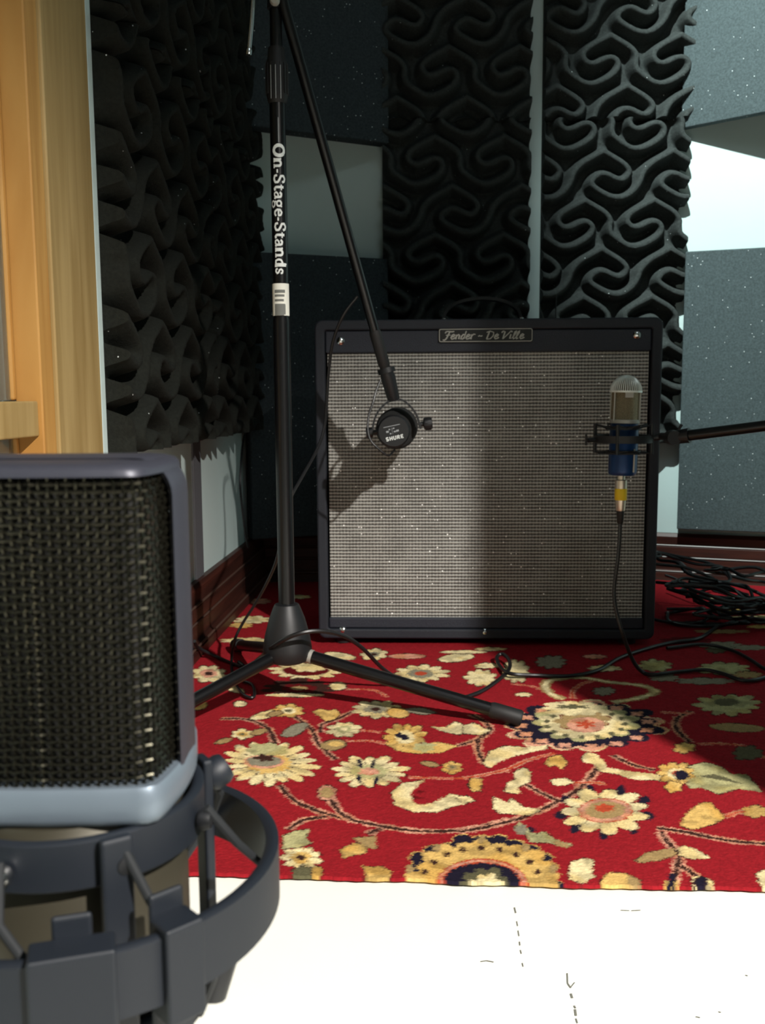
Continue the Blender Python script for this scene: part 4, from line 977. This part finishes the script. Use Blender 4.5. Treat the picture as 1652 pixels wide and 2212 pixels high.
cable([F(1000, 1508, RZ + .006), F(940, 1498), F(885, 1480), at(830, 1447, 1.46), at(780, 1398, 1.41), at(735, 1371, 1.37), at(680, 1363, 1.345), at(630, 1374, 1.340), at(588, 1398, 1.37), at(565, 1418, 1.43), F(535, 1440), F(515, 1430)],
      'black cable arching over the tripod hub of the left stand')
cable([at(772, 640, 1.52), at(742, 680, 1.53), at(720, 735, 1.55), at(710, 800, 1.57), at(706, 860, 1.58), at(700, 925, 1.58), at(684, 972, 1.56), at(652, 1030, 1.52), at(626, 1080, 1.49), at(610, 1150, 1.50), at(594, 1220, 1.55), at(560, 1290, 1.60), at(525, 1345, 1.62), at(506, 1385, 1.62), F(500, 1430), F(505, 1470), F(525, 1500), F(548, 1505), F(545, 1480), F(520, 1470)],
      'thin black cable hanging from the boom and falling behind the stand pole', r=.0026)
cable([wl(2.16, .03, .132) + Vector((0, 0, 0)), wl(2.155, .022, .20), wl(2.15, .018, .27), wl(2.17, .016, .32), wl(2.21, .014, .37), wl(2.27, .014, .41)], 'thin grey wire hanging down the white wall below the left foam', r=.0025, m=M['blkm'])
cable([F(520, 1440), F(470, 1420), F(430, 1400, .03), F(420, 1385, .05)], 'short black cable lying behind the stand leg beside the baseboard', r=.003)
cable([at(1201, 700, 1.96), at(1200, 672, 1.97), at(1202, 636, 1.98)], 'thin black lead standing up behind the amplifier top', r=.0012)
ng = 0
random.seed(21)
for i in range(9):      # heap right of the amp
    cx = random.uniform(.60, .78); cy = random.uniform(1.78, 2.02); R_ = random.uniform(.035, .10); pts = []; a_ = random.uniform(0, 6.28); zc_ = RZ + .006 + .012 * i
    tl = random.uniform(-.5, .5)
    for j in range(20):
        a = a_ + j * .62; rr_ = R_ * random.uniform(.6, 1.3)
        px_, py_ = cx + rr_ * cos(a) + j * .002, cy + rr_ * .8 * sin(a)
        pts.append(Vector((px_, py_, max(RZ + .006, zc_ * .6 + .07 * abs(sin(a * .5 + tl)) * (i / 9) + random.uniform(0, .014)))))
    cable(pts, 'black cable coil in the tangled heap right of the amplifier', grp='coils in the cable heap', r=.0034, k=5, name='coiled_cable')
cable([F(1560, 1318), F(1572, 1300, .02), F(1600, 1302, .02), F(1622, 1325), F(1622, 1342), F(1600, 1345), F(1580, 1336), F(1566, 1322), F(1575, 1308, .02)], 'black cable loop at the right end of the tangled heap')
cable([F(1440, 1400), F(1520, 1392), F(1580, 1405), F(1620, 1425), F(1652, 1445), F(1700, 1460)], 'black cable curving along the shaded rug below the heap')
cable([F(1480, 1345), F(1560, 1348), F(1610, 1342), F(1652, 1341), F(1700, 1345)], 'black cable running straight out of the heap to the right edge')
cable([at(1440, 1200, 2.30), at(1470, 1215, 2.26), at(1500, 1245, 2.18), F(1540, 1275), F(1590, 1290), F(1600, 1300)], 'black cable slanting down from the baseboard into the heap')
cable([at(1438, 1243, 2.2), at(1462, 1252, 2.15), at(1490, 1270, 2.1), F(1500, 1300)], 'short black cable behind the amplifier corner above the heap')

# ================================================================== foreground condenser mic
FX, FY = -.0758, .2235
fm = empty('studio_microphone', (FX, FY, .30)); tag(fm, 'large grey and silver side-address studio microphone with mesh grille at the left front', 'microphone')
FI = Matrix.Translation((-FX, -FY, -.30))
def fp(b, name, m, parent=None, **k): o = b.build(name, m, parent or fm, **k); o.matrix_parent_inverse = FI if parent is None else Matrix.Identity(4); return o
def sect(s=1.0, inset=0.0):   # plan outline of the head, right half mirrored
    h = [(0.0, -.0225), (.012, -.0222), (.0225, -.0212), (.0240, -.0202), (.0252, -.0165), (.0260, -.0115), (.0268, -.0060), (.0270, 0)]
    pts = h + [(x, -y) for x, y in h[::-1][1:]]
    pts = pts + [(-x, y) for x, y in pts[::-1][1:-1]]
    return [((x) * (1 - inset / .027), (y) * (1 - inset / .022)) for x, y in pts]
GZ0, GZ1 = .3918, .4612
# woven wire grille: contour wires and vertical wires
def outline_pts(inset, n):
    P = [Vector((x, y, 0)) for x, y in sect(1, inset)]; P.append(P[0]); L_ = [0]
    for a, b_ in zip(P, P[1:]): L_.append(L_[-1] + (b_ - a).length)
    out = []
    for i in range(n):
        s = L_[-1] * i / n; j = max(k for k in range(len(L_)) if L_[k] <= s); j = min(j, len(P) - 2)
        out.append(P[j].lerp(P[j + 1], (s - L_[j]) / max(1e-9, L_[j + 1] - L_[j])))
    return out
gr = MB(); NV = 84; ol = outline_pts(.0012, NV)
NH = 40
def gz(i): return GZ0 + (GZ1 - GZ0) * i / NH
def fade(z):     # the head rounds in at the top
    t = max(0, (z - (GZ1 - .010)) / .012); return 1 - .05 * t * t
for i in range(NH + 1):
    ring = []
    for j, p in enumerate(ol * 1):
        w = .00042 * (1 if (i + j) % 2 else -1); d = Vector((p.x, p.y, 0)).normalized(); s = fade(gz(i))
        ring.append(Vector((FX + p.x * s + d.x * w, FY + p.y * s + d.y * w, gz(i))))
    ring.append(ring[0]); gr.tube(ring, .00036, 5, caps=False)
for j, p in enumerate(ol):
    d = Vector((p.x, p.y, 0)).normalized(); pts = []
    for i in range(NH + 1):
        w = .00042 * (-1 if (i + j) % 2 else 1); s = fade(gz(i)); pts.append(Vector((FX + p.x * s + d.x * w, FY + p.y * s + d.y * w, gz(i))))
    gr.tube(pts, .00036, 5, caps=False)
fp(gr, 'grille', M['gm_wire'], smooth=True)
b = MB(); inn = outline_pts(.0035, 48); b.loft([[Vector((FX + p.x, FY + p.y, z)) for p in inn] for z in (GZ0 - .001, GZ1 - .001)]); fp(b, 'inner_mesh', M['gm_dark'])
# side/top frame band: arch profile in XZ swept with depth
def arch(r, hw, z0, z1, n=8):
    p = [(hw, z0), (hw, z1 - r)] + arc(hw - r, z1 - r, r, r, 0, 90, n)[1:]
    return p + [(-x, z) for x, z in p[::-1]]
ao = arch(.0085, .0278, GZ0 - .002, .4642); ai = arch(.0080, .0268, GZ0 - .002, .4632)
b = MB(); rings = []
for (y, pr_) in ((-.0065, ai), (-.0078, ao), (-.0060, [(x * 1.012, z + .0003) for x, z in ao]), (.0075, [(x * 1.012, z + .0003) for x, z in ao]), (.0095, ao), (.0080, ai)):
    rings.append([Vector((FX + x, FY + y, z)) for x, z in pr_])
b.loft(rings, closed_ring=False, caps=False)
b.loft([rings[-1], rings[0]], closed_ring=False, caps=False)
fp(b, 'head_frame', M['gm_frame'], smooth=True, angle=50)
# top cap between bands and grille
b = MB()
cap = [(s, z) for s, z in ((.985, GZ1 - .0002), (.975, GZ1 + .0010), (.94, GZ1 + .0019), (.86, GZ1 + .0025), (.6, GZ1 + .0028))]
ol2 = outline_pts(0, 60); b.loft([[Vector((FX + p.x * s, FY + p.y * s, z)) for p in ol2] for s, z in cap]); fp(b, 'top_cap', M['gm_frame'], smooth=True, angle=60)
# collar and body
b = MB(); cl = [(.96, GZ0 - .0090), (1.03, GZ0 - .0084), (1.06, GZ0 - .0066), (1.06, GZ0 - .0012), (1.035, GZ0 + .0002), (.98, GZ0 + .0002)]
ol3 = outline_pts(0, 72); b.loft([[Vector((FX + p.x * s, FY + p.y * s, z)) for p in ol3] for s, z in cl]); fp(b, 'collar', M['gm_collar'], smooth=True, angle=50)
b = MB(); b.lathe([(.0255, .262), (.0265, .264), (.0265, .3780), (.0250, .3805), (.0240, GZ0 - .0088)], Matrix.Translation((FX, FY, 0)), 64); fp(b, 'body', M['gm_body'], smooth=True)

# its shock mount
sm = empty('shock_mount', (FX, FY, .36)); tag(sm, 'dark blue-grey ringed shock mount holding the large front microphone', 'shock mount')
SI = Matrix.Translation((-FX, -FY, -.36))
def sq(b, name, m, **k): o = b.build(name, m, sm, **k); o.matrix_parent_inverse = SI; return o
CT = Matrix.Translation((FX, FY, 0))
def hoop(R, z0, z1, t, n=72): return [(R, z0), (R, z1), (R + t * .3, z1 + .0006), (R + t * .7, z1 + .0006), (R + t, z1), (R + t, z0), (R + t * .7, z0 - .0006), (R + t * .3, z0 - .0006)]
for hp_ in ((.0282, .3722, .3825, .0028), (.0270, .3270, .3345, .0040)):
    b = MB(); b.lathe(hoop(*hp_), CT, 72, closed=True); sq(b, 'inner_ring', M['gm_plastic'], smooth=True, angle=50)
b = MB(); b.lathe(hoop(.0460, .3520, .3665, .0033), CT, 96, closed=True); sq(b, 'outer_ring', M['gm_plastic'], smooth=True, angle=50)
for a in (-58, 32, 122, 212):      # bridge arms of the inner cage
    r = radians(a); d = Vector((cos(r), sin(r), 0)); tn = Vector((-sin(r), cos(r), 0)); c0 = Vector((FX, FY, 0))
    b = MB(); wv = .0035
    for z0, z1, r0, r1 in ((.326, .3835, .0318, .0345),):
        vs = [c0 + d * rr2 + tn * w2 + Vector((0, 0, z)) for z in (z0, z1) for rr2, w2 in ((r0, -wv), (r0, wv), (r1, wv), (r1, -wv))]
        b.add(vs, [(0, 3, 2, 1), (4, 5, 6, 7), (0, 1, 5, 4), (1, 2, 6, 5), (2, 3, 7, 6), (3, 0, 4, 7)])
    sq(b, 'cage_arm', M['gm_plastic'], bevel=.0008)
    if a != 32: continue
    b = MB(); b.lathe([(0, 0), (.0036, 0), (.0043, .001), (.0043, .0045), (.0036, .006), (0, .0065)], TR(c0 + d * .0345 + tn * .001 + Vector((0, 0, .3768)), d + Vector((0, 0, .5))), 20); sq(b, 'arm_cap', M['gm_plastic'], smooth=True)
for a in (-74, -48, 107, 197, -118):      # blocks on the outer ring
    r = radians(a); Tm = CT @ Matrix.Rotation(r, 4, 'Z')
    b = MB(); hb_ = .0085 if a != -48 else .0045; b.box((.0435, -hb_, .3475), (.0515, hb_, .3690), Tm); b.box((.0425, -.0040, .3430), (.0440, .0040, .3735), Tm); sq(b, 'outer_block', M['gm_plastic'], bevel=.0012)
for a in (-100, -55, -10, 35, 80, 125, 170, 215):
    b = MB(); r = radians(a); r2 = radians(a + 22); c0 = Vector((FX, FY, 0))
    q = lambda R, an, z: c0 + Vector((R * cos(an), R * sin(an), z))
    b.tube([q(.0335, r, .3800), q(.0400, r + .08, .3700), q(.0465, r2, .3560), q(.039, r2 + .15, .343), q(.0325, r2 + .25, .3300)], .0011, 8)
    sq(b, 'elastic', M['elastic'], smooth=True)
for a in (-100, -55, -10, 35, 80, 125, 170, 215):
    b = MB(); r = radians(a); b.lathe([(0, 0), (.0022, 0), (.0026, .001), (.0020, .003), (0, .0034)], TR(Vector((FX + .0318 * cos(r), FY + .0318 * sin(r), .3770)), (cos(r), sin(r), 0)), 12)
    sq(b, 'cord_hook', M['chrome'] if a == -100 else M['blkm'], smooth=True)
b = MB(); b.tube([Vector((FX + .0310, FY - .002, .350)), Vector((FX + .0340, FY - .004, .341)), Vector((FX + .0330, FY - .006, .331))], [.004, .006, .0035], 12); sq(b, 'lower_lug', M['blkm'], smooth=True)
b = MB(); b.box((FX - .075, FY - .012, .352), (FX - .046, FY + .012, .365)); b.tube([Vector((FX - .070, FY, .31)), Vector((FX - .070, FY, .366))], .010, 20); sq(b, 'stand_adapter', M['gm_plastic'], bevel=.001)
fs_ = empty('short_microphone_stand', (FX - .070, FY, 0)); tag(fs_, 'short black round-base stand under the large front microphone', 'microphone stand')
b = MB(); b.lathe([(.008, .03), (.008, .31)], None, 20); b.build('pole', M['blk'], fs_, smooth=True)
b = MB(); b.lathe([(0, 0), (.085, 0), (.086, .006), (.080, .012), (.02, .022), (.012, .034), (0, .034)], None, 48); b.build('base', M['blkm'], fs_, smooth=True)

# ================================================================== unseen upright blocker added right of the picture to throw the soft shadow
gb = empty('shadow_blocker', (1.10, .42, 0)); tag(gb, 'unseen dark upright blocker on feet added right of the rug to cast a shadow', 'shadow blocker')
b = MB(); b.box((-.36, -.04, .10), (.42, .04, 1.42)); b.build('panel', M['slab2'], gb, bevel=.006)
for x in (-.3, .36):
    b = MB(); b.box((x - .03, -.15, 0), (x + .03, .15, .10)); b.build('foot', M['pine'], gb, bevel=.004)
